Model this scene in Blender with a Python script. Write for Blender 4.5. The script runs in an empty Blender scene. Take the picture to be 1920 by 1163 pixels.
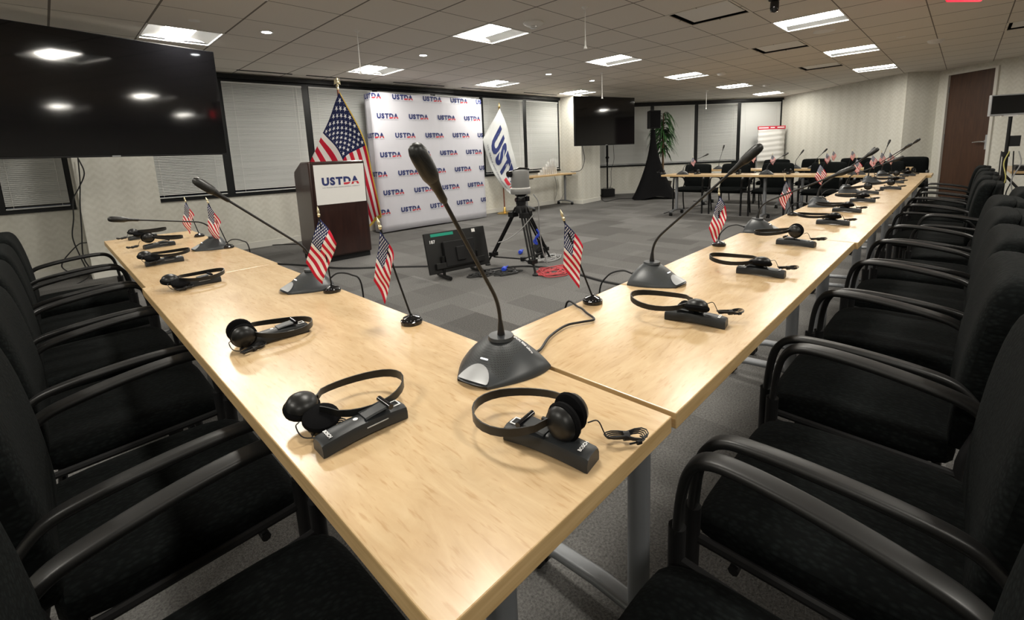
import bpy, bmesh, math, random
from mathutils import Vector, Matrix

# ------------------------------------------------------------------ camera, world, exposure
sc = bpy.context.scene
COL = sc.collection
RIGHT = Vector((0.6990, -0.7139, -0.0411))
DOWN = Vector((-0.1427, -0.0830, -0.9863))
FWD = Vector((0.7007, 0.6953, -0.1599))
CAM = Vector((-0.7199, -0.3307, 1.2079))
cd = bpy.data.cameras.new('camera')
cam = bpy.data.objects.new('camera', cd)
COL.objects.link(cam)
cam.matrix_world = Matrix(((RIGHT.x, -DOWN.x, -FWD.x, CAM.x), (RIGHT.y, -DOWN.y, -FWD.y, CAM.y), (RIGHT.z, -DOWN.z, -FWD.z, CAM.z), (0, 0, 0, 1)))
cd.sensor_width = 36.0
cd.lens = 854.9 / 1920 * 36
cd.shift_x = 0.0003
cd.shift_y = -(581.5 - 428.7) / 1920
cd.clip_start = 0.03
cd.clip_end = 60
sc.camera = cam
W = bpy.data.worlds.new('world')
sc.world = W
W.use_nodes = True
W.node_tree.nodes['Background'].inputs[0].default_value = (0.03, 0.035, 0.05, 1)
W.node_tree.nodes['Background'].inputs[1].default_value = 0.3
sc.view_settings.view_transform = 'Standard'
sc.view_settings.look = 'None'
sc.view_settings.exposure = 1.55
sc.view_settings.gamma = 1.0
sc.view_settings.use_curve_mapping = False
sc.cycles.use_denoising = True
sc.cycles.max_bounces = 8
sc.cycles.diffuse_bounces = 5
sc.cycles.glossy_bounces = 4
sc.cycles.sample_clamp_indirect = 6.0
LAMP = 24.0        # radiance of the troffer diffusers
SPOT = 14.0        # radiance of the small downlights

CEIL = 2.49
G = 0.6096
GX, GY = 1.3245, 3.7069      # origin of the ceiling grid
TZ = 0.737                   # table top
rnd = random.Random(7)

# ------------------------------------------------------------------ node helpers
class E:
    """a tiny wrapper: arithmetic on shader sockets"""
    nt = None
    def __init__(s, v): s.v = v
    @staticmethod
    def m(op, *a):
        n = E.nt.nodes.new('ShaderNodeMath'); n.operation = op
        for i, x in enumerate(a):
            x = x.v if isinstance(x, E) else x
            if isinstance(x, (int, float)): n.inputs[i].default_value = x
            else: E.nt.links.new(x, n.inputs[i])
        return E(n.outputs[0])
    def __add__(s, o): return E.m('ADD', s, o)
    def __sub__(s, o): return E.m('SUBTRACT', s, o)
    def __rsub__(s, o): return E.m('SUBTRACT', o, s)
    def __mul__(s, o): return E.m('MULTIPLY', s, o)
    def __truediv__(s, o): return E.m('DIVIDE', s, o)
    def lt(s, o): return E.m('LESS_THAN', s, o)
    def gt(s, o): return E.m('GREATER_THAN', s, o)

def mat(name, col=(0.5, 0.5, 0.5), rough=0.5, metal=0.0, spec=0.5, coat=0.0, sheen=0.0):
    m = bpy.data.materials.new(name); m.use_nodes = True
    b = m.node_tree.nodes['Principled BSDF']
    b.inputs['Base Color'].default_value = (*col, 1)
    b.inputs['Roughness'].default_value = rough
    b.inputs['Metallic'].default_value = metal
    b.inputs['Specular IOR Level'].default_value = spec
    b.inputs['Coat Weight'].default_value = coat
    b.inputs['Sheen Weight'].default_value = sheen
    return m

def nodes(m): return m.node_tree, m.node_tree.nodes['Principled BSDF']

def coords(nt, kind='Object', scale=(1, 1, 1), rot=(0, 0, 0)):
    t = nt.nodes.new('ShaderNodeTexCoord'); mp = nt.nodes.new('ShaderNodeMapping')
    mp.inputs['Scale'].default_value = scale; mp.inputs['Rotation'].default_value = rot
    nt.links.new(t.outputs[kind], mp.inputs[0])
    return mp.outputs[0]

def noise(nt, vec, scale, detail=3, rough=0.5, dist=0.0):
    n = nt.nodes.new('ShaderNodeTexNoise')
    n.inputs['Scale'].default_value = scale; n.inputs['Detail'].default_value = detail
    n.inputs['Roughness'].default_value = rough; n.inputs['Distortion'].default_value = dist
    nt.links.new(vec, n.inputs['Vector'])
    return n.outputs['Fac']

def ramp(nt, fac, stops):
    r = nt.nodes.new('ShaderNodeValToRGB')
    while len(r.color_ramp.elements) < len(stops): r.color_ramp.elements.new(0.5)
    for e, (p, c) in zip(r.color_ramp.elements, stops):
        e.position = p; e.color = (*c, 1)
    nt.links.new(fac, r.inputs[0])
    return r.outputs[0]

def mix(nt, fac, a, b, mode='MIX'):
    n = nt.nodes.new('ShaderNodeMix'); n.data_type = 'RGBA'; n.blend_type = mode
    for s, v in ((n.inputs[0], fac), (n.inputs[6], a), (n.inputs[7], b)):
        v = v.v if isinstance(v, E) else v
        if isinstance(v, (int, float)): s.default_value = v
        elif isinstance(v, tuple): s.default_value = (*v, 1)
        else: nt.links.new(v, s)
    return n.outputs[2]

def bump(nt, b, h, strength=0.3, dist=0.002):
    n = nt.nodes.new('ShaderNodeBump')
    n.inputs['Strength'].default_value = strength; n.inputs['Distance'].default_value = dist
    nt.links.new(h, n.inputs['Height']); nt.links.new(n.outputs[0], b.inputs['Normal'])

M = {}
# plain materials
M['black_plastic'] = mat('black_plastic', (0.006, 0.006, 0.006), 0.38, spec=0.4)
M['matt_black'] = mat('matt_black', (0.005, 0.005, 0.0055), 0.6, spec=0.3)
M['gloss_black'] = mat('gloss_black', (0.006, 0.006, 0.007), 0.08)
M['arm_plastic'] = mat('arm_plastic', (0.009, 0.009, 0.009), 0.42, spec=0.4)
M['grey_metal'] = mat('grey_metal', (0.22, 0.23, 0.245), 0.42, 0.5)
M['chrome'] = mat('chrome', (0.75, 0.75, 0.76), 0.18, 1.0)
M['silver'] = mat('silver', (0.38, 0.39, 0.40), 0.38, 0.15)
M['white'] = mat('white', (0.78, 0.77, 0.75), 0.5)
M['trim_white'] = mat('trim_white', (0.66, 0.65, 0.60), 0.45)
M['perforated'] = mat('perforated', (0.11, 0.11, 0.108), 0.6, spec=0.2)
M['fringe'] = mat('fringe', (0.62, 0.42, 0.05), 0.6)
M['gold'] = mat('gold', (0.80, 0.56, 0.20), 0.25, 1.0)
M['pale_gold'] = mat('pale_gold', (0.80, 0.72, 0.50), 0.3, 0.9)
M['screen'] = mat('screen', (0.004, 0.004, 0.005), 0.06)
M['foam'] = mat('foam', (0.004, 0.004, 0.0045), 0.95, spec=0.08)
M['mic_grey'] = mat('mic_grey', (0.032, 0.036, 0.040), 0.40)
M['receiver'] = mat('receiver', (0.017, 0.019, 0.021), 0.42, spec=0.4)
M['rubber'] = mat('rubber', (0.008, 0.008, 0.0085), 0.5, spec=0.4)
M['navy'] = mat('navy', (0.018, 0.030, 0.14), 0.7)
M['logo_red'] = mat('logo_red', (0.55, 0.02, 0.04), 0.7)
M['logo_grey'] = mat('logo_grey', (0.16, 0.17, 0.22), 0.7)
M['print_white'] = mat('print_white', (0.85, 0.85, 0.85), 0.5)
M['window_black'] = mat('window_black', (0.006, 0.007, 0.008), 0.4, spec=0.3)
M['red_cable'] = mat('red_cable', (0.50, 0.05, 0.06), 0.45)
M['blue_plastic'] = mat('blue_plastic', (0.02, 0.06, 0.55), 0.45)
M['yellow_cable'] = mat('yellow_cable', (0.55, 0.50, 0.16), 0.5)
M['grey_cable'] = mat('grey_cable', (0.30, 0.30, 0.30), 0.5)
M['green_label'] = mat('green_label', (0.0, 0.30, 0.20), 0.4)
M['dome_grey'] = mat('dome_grey', (0.20, 0.20, 0.195), 0.42)
M['wood_pole'] = mat('wood_pole', (0.16, 0.05, 0.025), 0.35)
M['scrim'] = mat('scrim', (0.004, 0.004, 0.0045), 0.85, spec=0.1)
M['pot'] = mat('pot', (0.05, 0.04, 0.03), 0.6)
M['stem'] = mat('stem', (0.16, 0.10, 0.05), 0.8)
M['red_plastic'] = mat('red_plastic', (0.55, 0.02, 0.05), 0.5)
M['void'] = mat('void', (0.05, 0.045, 0.04), 0.8)
M['shaft_glass'] = mat('shaft_glass', (0.015, 0.018, 0.025), 0.06)

def emis(name, col, s):
    m = mat(name, (0.9, 0.9, 0.9), 0.5); b = m.node_tree.nodes['Principled BSDF']
    b.inputs['Emission Color'].default_value = (*col, 1); b.inputs['Emission Strength'].default_value = s
    return m
M['lamp'] = emis('lamp', (1.0, 0.955, 0.86), LAMP)
M['spot'] = emis('spot', (0.95, 0.98, 1.0), SPOT)
M['exit_red'] = emis('exit_red', (1.0, 0.01, 0.03), 0.8); M['exit_red'].node_tree.nodes['Principled BSDF'].inputs['Base Color'].default_value = (0.4, 0.0, 0.01, 1)
M['led'] = emis('led', (1.0, 1.0, 1.0), 0.5)

m = M['glass'] = mat('glass', (0.95, 0.96, 0.96), 0.12); nt, b = nodes(m)
b.inputs['Transmission Weight'].default_value = 0.5; b.inputs['IOR'].default_value = 1.3

def make_maple(name, rot):
    m = mat(name, (0.6, 0.4, 0.2), 0.26); nt, b = nodes(m)
    v = coords(nt, 'Object', (2.2, 11, 11), (0, 0, rot))
    n1 = noise(nt, v, 2.2, 6, 0.62, 1.6)
    v2 = coords(nt, 'Object', (0.8, 2.2, 2), (0, 0, rot))
    n2 = noise(nt, v2, 2.6, 4, 0.6, 0.6)
    c1 = ramp(nt, n1, [(0.30, (0.52, 0.365, 0.200)), (0.55, (0.585, 0.425, 0.245)), (0.78, (0.64, 0.48, 0.290))])
    c2 = ramp(nt, n2, [(0.30, (0.86, 0.79, 0.70)), (0.60, (1.0, 1.0, 1.0))])
    v3 = coords(nt, 'Object', (9, 60, 60), (0, 0, rot))
    n3 = noise(nt, v3, 3.0, 2, 0.5)
    c3 = ramp(nt, n3, [(0.28, (0.78, 0.68, 0.55)), (0.42, (1, 1, 1))])
    c = mix(nt, 0.75, c1, c2, 'MULTIPLY'); c = mix(nt, 0.6, c, c3, 'MULTIPLY')
    nt.links.new(c, b.inputs['Base Color'])
    return m
M['maple'] = make_maple('maple', 0.0)
m = M['maple_edge'] = mat('maple_edge', (0.50, 0.34, 0.16), 0.4); nt, b = nodes(m)
v = coords(nt, 'Object', (2, 2, 40)); n = noise(nt, v, 3, 4)
nt.links.new(ramp(nt, n, [(0.3, (0.42, 0.275, 0.12)), (0.7, (0.58, 0.41, 0.21))]), b.inputs['Base Color'])

m = M['fabric'] = mat('fabric', (0.006, 0.008, 0.0078), 0.9, spec=0.08, sheen=0.0); nt, b = nodes(m)
v = coords(nt, 'Object')
vo = nt.nodes.new('ShaderNodeTexVoronoi'); vo.inputs['Scale'].default_value = 120
mp = coords(nt, 'Object', (1.0, 0.55, 1.0)); nt.links.new(mp, vo.inputs['Vector'])
nt.links.new(ramp(nt, vo.outputs['Distance'], [(0.15, (0.0070, 0.0090, 0.0088)), (0.55, (0.0030, 0.0038, 0.0038))]), b.inputs['Base Color'])
bump(nt, b, vo.outputs['Distance'], 0.5, 0.0015)

# wallpaper: faint beige damask in vertical bands
m = M['wallpaper'] = mat('wallpaper', (0.6, 0.58, 0.5), 0.65); nt, b = nodes(m); E.nt = nt
uv = nt.nodes.new('ShaderNodeUVMap'); sp = nt.nodes.new('ShaderNodeSeparateXYZ'); nt.links.new(uv.outputs[0], sp.inputs[0])
su, sv = E(sp.outputs[0]), E(sp.outputs[1])
zig = E.m('ABSOLUTE', E.m('FRACT', su / 0.13 + 50.0) - 0.5)
wv = E.m('SINE', (sv / 0.085 + zig * 1.6) * (2 * math.pi))
wb = E.m('SINE', su / 0.26 * (2 * math.pi))
n1 = noise(nt, uv.outputs[0], 26, 3, 0.6, 0.6)
fac = wv * 0.075 + wb * 0.07 + E(n1) * 0.55 + 0.22
nt.links.new(ramp(nt, fac.v, [(0.15, (0.545, 0.530, 0.465)), (0.85, (0.735, 0.725, 0.665))]), b.inputs['Base Color'])

# ceiling tiles
m = M['tile'] = mat('tile', (0.5, 0.48, 0.44), 0.9, spec=0.1); nt, b = nodes(m); E.nt = nt
t = nt.nodes.new('ShaderNodeTexCoord'); sep = nt.nodes.new('ShaderNodeSeparateXYZ'); nt.links.new(t.outputs['Object'], sep.inputs[0])
def lines(o, w):
    q = E.m('FRACT', (E(o) / G) + 100.5) - 0.5
    return E.m('ABSOLUTE', q).lt(w / G)
ln = E.m('MAXIMUM', lines(sep.outputs[0], 0.008), lines(sep.outputs[1], 0.005))
nz = noise(nt, t.outputs['Object'], 240, 2)
tile_c = ramp(nt, nz, [(0.3, (0.70, 0.66, 0.605)), (0.7, (0.77, 0.73, 0.675))])
nt.links.new(mix(nt, ln, tile_c, (0.20, 0.18, 0.16)), b.inputs['Base Color'])

# carpet tiles: rectangles of three greys
m = M['carpet'] = mat('carpet', (0.1, 0.1, 0.1), 0.95, spec=0.05); nt, b = nodes(m)
def brick(scale, w, h, rot, seedoff, c1, c2):
    br = nt.nodes.new('ShaderNodeTexBrick')
    br.inputs['Scale'].default_value = scale; br.inputs['Brick Width'].default_value = w; br.inputs['Row Height'].default_value = h
    br.inputs['Mortar Size'].default_value = 0.0; br.offset = 0.37; br.offset_frequency = 2; br.squash = 1.6; br.squash_frequency = 3
    br.inputs['Color1'].default_value = (*c1, 1); br.inputs['Color2'].default_value = (*c2, 1); br.inputs['Mortar'].default_value = (*c1, 1)
    t_ = coords(nt, 'Object', (1, 1, 1), (0, 0, rot))
    nt.links.new(t_, br.inputs['Vector'])
    return br.outputs['Color']
a1 = brick(1.0, 0.92, 0.46, 0.0, 0, (0.128, 0.125, 0.121), (0.185, 0.182, 0.178))
a2 = brick(1.0, 0.60, 0.30, math.pi / 2, 0, (0.78, 0.775, 0.77), (1.10, 1.095, 1.09))
c = mix(nt, 1.0, a1, a2, 'MULTIPLY')
v = coords(nt, 'Object')
n1 = noise(nt, v, 130, 3, 0.7)
c = mix(nt, 0.9, c, ramp(nt, n1, [(0.3, (0.45, 0.45, 0.45)), (0.7, (1.35, 1.35, 1.35))]), 'MULTIPLY')
nt.links.new(c, b.inputs['Base Color'])
bump(nt, b, n1, 0.8, 0.006)

m = M['door_wood'] = mat('door_wood', (0.11, 0.045, 0.02), 0.45); nt, b = nodes(m)
n1 = noise(nt, coords(nt, 'Object', (14, 14, 1.2)), 3, 4)
nt.links.new(ramp(nt, n1, [(0.3, (0.046, 0.020, 0.0105)), (0.7, (0.070, 0.031, 0.016))]), b.inputs['Base Color'])
m = M['lectern_wood'] = mat('lectern_wood', (0.035, 0.012, 0.010), 0.28, coat=0.3); nt, b = nodes(m)
n1 = noise(nt, coords(nt, 'Object', (10, 10, 1.0)), 3, 4)
nt.links.new(ramp(nt, n1, [(0.3, (0.018, 0.0066, 0.0054)), (0.7, (0.032, 0.0115, 0.0085))]), b.inputs['Base Color'])
m = M['slat'] = mat('slat', (0.60, 0.61, 0.595), 0.45)
m = M['banner'] = mat('banner', (0.60, 0.60, 0.655), 0.6); nt, b = nodes(m)
bump(nt, b, noise(nt, coords(nt, 'Object', (1, 1, 0.4)), 3.0, 2), 0.25, 0.05)
m = M['white_cloth'] = mat('white_cloth', (0.60, 0.615, 0.61), 0.55); nt, b = nodes(m)
bump(nt, b, noise(nt, coords(nt, 'Object', (6, 6, 1.5)), 3.0, 2), 0.3, 0.02)
m = M['leaf'] = mat('leaf', (0.025, 0.075, 0.022), 0.35); nt, b = nodes(m)
nt.links.new(ramp(nt, noise(nt, coords(nt, 'Object'), 8, 2), [(0.3, (0.012, 0.045, 0.014)), (0.7, (0.05, 0.13, 0.04))]), b.inputs['Base Color'])
m = M['grille'] = mat('grille', (0.05, 0.054, 0.057), 0.45); nt, b = nodes(m)
vo = nt.nodes.new('ShaderNodeTexVoronoi'); vo.inputs['Scale'].default_value = 300; vo.inputs['Randomness'].default_value = 0.0
nt.links.new(coords(nt, 'Object'), vo.inputs['Vector'])
nt.links.new(ramp(nt, vo.outputs['Distance'], [(0.25, (0.002, 0.002, 0.0025)), (0.42, (0.036, 0.040, 0.042))]), b.inputs['Base Color'])
m = M['mic_mesh'] = mat('mic_mesh', (0.02, 0.02, 0.02), 0.4); nt, b = nodes(m)
vo = nt.nodes.new('ShaderNodeTexVoronoi'); vo.inputs['Scale'].default_value = 500; vo.inputs['Randomness'].default_value = 0.0
nt.links.new(coords(nt, 'Object'), vo.inputs['Vector'])
nt.links.new(ramp(nt, vo.outputs['Distance'], [(0.25, (0.002, 0.002, 0.002)), (0.5, (0.018, 0.018, 0.017))]), b.inputs['Base Color'])

def flag_material(name, dots):
    m = mat(name, (0.8, 0.8, 0.8), 0.7, spec=0.2); nt, b = nodes(m); E.nt = nt
    uv = nt.nodes.new('ShaderNodeUVMap'); sp = nt.nodes.new('ShaderNodeSeparateXYZ'); nt.links.new(uv.outputs[0], sp.inputs[0])
    t_, s_ = E(sp.outputs[0]), E(sp.outputs[1])          # t along the fly, s down the hoist
    stripe = E.m('MODULO', E.m('FLOOR', s_ * 13.0), 2.0).gt(0.5)
    canton = t_.lt(0.4) * s_.lt(7 / 13)
    X, Y = t_ * (12 / 0.4), s_ * (10 / (7 / 13))
    A, B = (X + Y) * 0.5, (X - Y) * 0.5
    da, db = A - E.m('ROUND', A), B - E.m('ROUND', B)
    px, py = (da + db) * 0.0633, (da - db) * 0.0538
    r = E.m('SQRT', px * px + py * py)
    if dots:
        star = r.lt(0.024)
    else:
        # stars upright with the flag; folded five-fold
        ang = E.m('ARCTAN2', px, py * -1.0)
        fold = E.m('ABSOLUTE', E.m('WRAP', ang, math.pi / 5, -math.pi / 5))
        xx, yy = E.m('COSINE', fold) * r / 0.036, E.m('SINE', fold) * r / 0.036
        star = (xx * 0.2245 + yy * 0.691).lt(0.2245)
    guard = X.gt(0.4) * X.lt(11.6) * Y.gt(0.4) * Y.lt(9.6)
    star = star * guard
    c = mix(nt, stripe, (0.52, 0.012, 0.035), (0.80, 0.76, 0.73))
    k = mix(nt, star, (0.012, 0.018, 0.075), (0.82, 0.82, 0.82))
    nt.links.new(mix(nt, canton, c, k), b.inputs['Base Color'])
    return m
M['flag_small'] = flag_material('flag_small', True)
M['flag_big'] = flag_material('flag_big', False)

# ------------------------------------------------------------------ mesh helpers
class MB:
    def __init__(s): s.v, s.f, s.mi, s.uv, s.X, s.cm = [], [], [], {}, Matrix(), 0
    def add(s, vs, fs, uvs=None):
        o = len(s.v)
        s.v += [tuple(s.X @ Vector(p)) for p in vs]
        for k, f in enumerate(fs):
            if uvs: s.uv[len(s.f)] = [uvs[i] for i in f]
            s.f.append([i + o for i in f]); s.mi.append(s.cm)
        return s
    def box(s, c, d, R=None):
        R = R or Matrix()
        vs = [Vector(c) + (R @ Vector((x * d[0] / 2, y * d[1] / 2, z * d[2] / 2))) for x in (-1, 1) for y in (-1, 1) for z in (-1, 1)]
        return s.add(vs, [(0, 1, 3, 2), (4, 6, 7, 5), (0, 4, 5, 1), (2, 3, 7, 6), (0, 2, 6, 4), (1, 5, 7, 3)])
    def loft(s, rings, cap=True, closed=True):
        n = len(rings[0]); vs = [p for r in rings for p in r]; fs = []
        for i in range(len(rings) - 1):
            for j in range(n if closed else n - 1):
                k = (j + 1) % n
                fs.append((i * n + j, i * n + k, (i + 1) * n + k, (i + 1) * n + j))
        if cap:
            fs.append(tuple(reversed(range(n)))); fs.append(tuple(range((len(rings) - 1) * n, len(rings) * n)))
        return s.add(vs, fs)
    def frames(s, pts, up):
        P = [Vector(p) for p in pts]; out = []
        for i, p in enumerate(P):
            t = (P[min(i + 1, len(P) - 1)] - P[max(i - 1, 0)]).normalized()
            if i == 0:
                u = Vector(up) if up else (Vector((0, 0, 1)) if abs(t.z) < 0.9 else Vector((1, 0, 0)))
            elif up: u = Vector(up)
            a = t.cross(u)
            if a.length < 1e-5: a = t.cross(Vector((1, 0.1, 0)))
            a.normalize(); u2 = a.cross(t).normalized()
            if not up: u = u2
            out.append((p, a, u2, t))
        return out
    def tube(s, pts, r, n=8, up=None):
        rings = []
        for i, (p, a, u, t) in enumerate(s.frames(pts, up)):
            rr = r[i] if isinstance(r, (list, tuple)) else r
            rings.append([p + a * (math.cos(2 * math.pi * k / n) * rr) + u * (math.sin(2 * math.pi * k / n) * rr) for k in range(n)])
        return s.loft(rings)
    def sweep(s, pts, prof, up=None, scales=None):
        rings = []
        for i, (p, a, u, t) in enumerate(s.frames(pts, up)):
            k = scales[i] if scales else 1
            rings.append([p + a * (x * k) + u * (y * k) for x, y in prof])
        return s.loft(rings)
    def lathe(s, prof, n=24, c=(0, 0, 0), R=None):
        R = R or Matrix(); rings = []
        for r, z in prof:
            rings.append([Vector(c) + (R @ Vector((math.cos(2 * math.pi * k / n) * r, math.sin(2 * math.pi * k / n) * r, z))) for k in range(n)])
        return s.loft(rings)
    def grid(s, fn, nu, nv, uv=True):
        vs = [fn(i / nu, j / nv) for i in range(nu + 1) for j in range(nv + 1)]
        us = [(i / nu, j / nv) for i in range(nu + 1) for j in range(nv + 1)]
        q = nv + 1
        fs = [(i * q + j, (i + 1) * q + j, (i + 1) * q + j + 1, i * q + j + 1) for i in range(nu) for j in range(nv)]
        return s.add(vs, fs, us if uv else None)
    def build(s, name, mats, parent=None, smooth=40, bevel=0, solid=0, sub=0, seg=2):
        me = bpy.data.meshes.new(name)
        me.from_pydata(s.v, [], s.f)
        for m in (mats if isinstance(mats, (list, tuple)) else [mats]): me.materials.append(m)
        for p, k in zip(me.polygons, s.mi): p.material_index = k
        if s.uv:
            ul = me.uv_layers.new(name='UVMap')
            for p in me.polygons:
                u = s.uv.get(p.index)
                if u:
                    for li, w in zip(p.loop_indices, u): ul.data[li].uv = w
        me.validate(clean_customdata=False)
        if not s.uv:
            bm = bmesh.new(); bm.from_mesh(me); bmesh.ops.recalc_face_normals(bm, faces=bm.faces); bm.to_mesh(me); bm.free()
        if smooth:
            for p in me.polygons: p.use_smooth = True
            me.set_sharp_from_angle(angle=math.radians(smooth))
        o = bpy.data.objects.new(name, me); COL.objects.link(o)
        if parent: o.parent = parent
        if solid:
            q = o.modifiers.new('solid', 'SOLIDIFY'); q.thickness = solid; q.offset = 0
        if bevel:
            q = o.modifiers.new('bevel', 'BEVEL'); q.width = bevel; q.segments = seg; q.limit_method = 'ANGLE'; q.angle_limit = math.radians(35)
        if sub:
            q = o.modifiers.new('sub', 'SUBSURF'); q.levels = sub; q.render_levels = sub
        return o

def empty(name, loc=(0, 0, 0), rz=0):
    o = bpy.data.objects.new(name, None); COL.objects.link(o)
    o.location = loc; o.rotation_euler = (0, 0, rz); o.empty_display_size = 0.05
    return o
def tag(o, label, cat, group=None, kind=None):
    o['label'] = label; o['category'] = cat
    if group: o['group'] = group
    if kind: o['kind'] = kind
    return o
def struct(o):
    o['kind'] = 'structure'; return o
def copy_tree(o, parent=None):
    c = o.copy(); COL.objects.link(c)
    if parent is not None: c.parent = parent
    for ch in list(o.children): copy_tree(ch, c)
    return c
def at(x, y, P, n):
    """the point of the plane through P with normal n seen at (x, y) of the photograph"""
    d = (RIGHT * ((x - 959.4) / 854.9) + DOWN * ((y - 428.7) / 854.9) + FWD)
    n = Vector(n); t = (Vector(P) - CAM).dot(n) / d.dot(n)
    return CAM + d * t
def onz(x, y, z): return at(x, y, (0, 0, z), (0, 0, 1))
def bez(ps, n):
    ps = [Vector(p) for p in ps]; out = []
    for i in range(n + 1):
        q = list(ps); t = i / n
        while len(q) > 1: q = [q[k].lerp(q[k + 1], t) for k in range(len(q) - 1)]
        out.append(q[0])
    return out
def smoothpath(ps, n=6):
    P = [Vector(p) for p in ps]; P = [P[0] * 2 - P[1]] + P + [P[-1] * 2 - P[-2]]; out = []
    for i in range(1, len(P) - 2):
        for k in range(n):
            t = k / n; a, b_, c_, d = P[i - 1], P[i], P[i + 1], P[i + 2]
            out.append(0.5 * ((2 * b_) + (c_ - a) * t + (2 * a - 5 * b_ + 4 * c_ - d) * t * t + (3 * b_ - a - 3 * c_ + d) * t ** 3))
    out.append(P[-2]); return out
def rrect(w, h, r, n=4):
    out = []
    for cx, cy, a0 in ((w / 2 - r, h / 2 - r, 0), (-w / 2 + r, h / 2 - r, 90), (-w / 2 + r, -h / 2 + r, 180), (w / 2 - r, -h / 2 + r, 270)):
        for k in range(n + 1):
            a = math.radians(a0 + 90 * k / n); out.append((cx + r * math.cos(a), cy + r * math.sin(a)))
    return out

_tc = {}
def text_geo(txt, size=1.0, off=0.0, xs=1.0):
    """filled outlines of a word, flat, origin at its left baseline"""
    key = (txt, size, off, xs)
    if key not in _tc:
        cu = bpy.data.curves.new('lettering', 'FONT'); cu.body = txt; cu.size = size; cu.offset = off; cu.resolution_u = 3
        ob = bpy.data.objects.new('lettering', cu); COL.objects.link(ob)
        dg = bpy.context.evaluated_depsgraph_get(); ev = ob.evaluated_get(dg); me = ev.to_mesh()
        vs = [(v.co.x * xs, v.co.y) for v in me.vertices]; fs = [tuple(p.vertices) for p in me.polygons]
        ev.to_mesh_clear(); bpy.data.objects.remove(ob); bpy.data.curves.remove(cu)
        _tc[key] = (vs, fs)
    return _tc[key]
def width(g): return max(v[0] for v in g[0]) - min(v[0] for v in g[0])
def clip(g, a, b_, above):
    """keep the part of a flat outline above / below the line y = a + b x"""
    bm = bmesh.new(); vs = [bm.verts.new((x, y, 0)) for x, y in g[0]]
    for f in g[1]:
        try: bm.faces.new([vs[i] for i in f])
        except ValueError: pass
    n = Vector((-b_, 1, 0)).normalized()
    bmesh.ops.bisect_plane(bm, geom=bm.verts[:] + bm.edges[:] + bm.faces[:], plane_co=(0, a, 0), plane_no=n, clear_inner=above, clear_outer=not above)
    bm.verts.index_update()
    r = ([(v.co.x, v.co.y) for v in bm.verts], [tuple(v.index for v in f.verts) for f in bm.faces]); bm.free()
    return r
def logo_parts():
    """the agency wordmark, unit = cap height: list of (material slot, geometry, dx)"""
    out = []; x = 0.0
    off = 0.080
    for ch in 'UST':
        g = text_geo(ch, 1.38, off); x0 = min(v[0] for v in g[0])
        out.append((0, ([(v[0] - x0 + x, v[1]) for v in g[0]], g[1]))); x += width(g) + 0.11
    for ch in 'DA':
        g = text_geo(ch, 1.38, off); x0 = min(v[0] for v in g[0])
        g = ([(v[0] - x0 + x, v[1]) for v in g[0]], g[1])
        xd = x if ch == 'D' else xd
        sl = 0.055
        out.append((0, clip(g, 0.27 - sl * xd, sl, True)))
        out.append((1, clip(g, 0.19 - sl * xd, sl, False)))
        x += width(g) + 0.02
    full = x
    g = text_geo('U.S. TRADE AND DEVELOPMENT AGENCY', 0.2, 0.0); k = full / width(g)
    out.append((2, ([(v[0] * k, v[1] - 0.42) for v in g[0]], g[1])))
    return out, full
LOGO, LOGO_W = logo_parts()
def stamp_logo(mb, fn, size, sub=True):
    for mi, g in LOGO:
        if mi == 2 and not sub: continue
        if not g[1]: continue
        mb.cm = mi
        mb.add([fn(x * size, y * size) for x, y in g[0]], g[1])
LOGO_M = [M['navy'], M['logo_red'], M['logo_grey']]

ORD = ['nearest', 'second', 'third', 'fourth', 'fifth', 'sixth', 'seventh', 'eighth', 'ninth', 'tenth', 'eleventh', 'twelfth', 'thirteenth', 'fourteenth']

# ------------------------------------------------------------------ room shell
def wy(x): return 7.05 - 0.07 * (x - 1.5)
def wall(name, A, B_, z0=0.0, z1=CEIL, holes=(), th=0.12, m='wallpaper', side=1):
    """wall from A to B with rectangular openings (s0, s1, z0, z1) along its length; thickness goes to the right of A->B times side"""
    A, B_ = Vector((*A, 0)), Vector((*B_, 0)); L = (B_ - A).length; d = (B_ - A) / L; n = Vector((d.y, -d.x, 0)) * side
    xs = sorted({0, L, *[h[0] for h in holes], *[h[1] for h in holes]}); zs = sorted({z0, z1, *[h[2] for h in holes], *[h[3] for h in holes]})
    mb = MB()
    for i in range(len(xs) - 1):
        for j in range(len(zs) - 1):
            cx, cz = (xs[i] + xs[i + 1]) / 2, (zs[j] + zs[j + 1]) / 2
            if any(h[0] < cx < h[1] and h[2] < cz < h[3] for h in holes): continue
            p = [A + d * xs[i], A + d * xs[i + 1]]
            vs = [p[0], p[1], p[1] + n * th, p[0] + n * th]
            us = [xs[i], xs[i + 1], xs[i + 1], xs[i]]
            mb.add([(*v.xy, zs[j]) for v in vs] + [(*v.xy, zs[j + 1]) for v in vs], [(0, 1, 2, 3), (7, 6, 5, 4), (0, 4, 5, 1), (1, 5, 6, 2), (2, 6, 7, 3), (3, 7, 4, 0)], [(u, zs[j]) for u in us] + [(u, zs[j + 1]) for u in us])
    return struct(mb.build(name, M[m], smooth=0)), d, n
def pier(name, P, z1):
    """a papered column on the outline P (clockwise), the paper running round it"""
    mb = MB(); u = 0.0
    for k in range(len(P)):
        A, B_ = Vector(P[k]), Vector(P[(k + 1) % len(P)]); L = (B_ - A).length
        mb.add([(*A, 0), (*B_, 0), (*B_, z1), (*A, z1)], [(0, 1, 2, 3)], [(u, 0), (u + L, 0), (u + L, z1), (u, z1)]); u += L
    return struct(mb.build(name, M['wallpaper'], smooth=0))
FL = MB(); FL.box((5, 2, -0.05), (24, 20, 0.1)); struct(FL.build('floor', M['carpet'], smooth=0))

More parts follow.
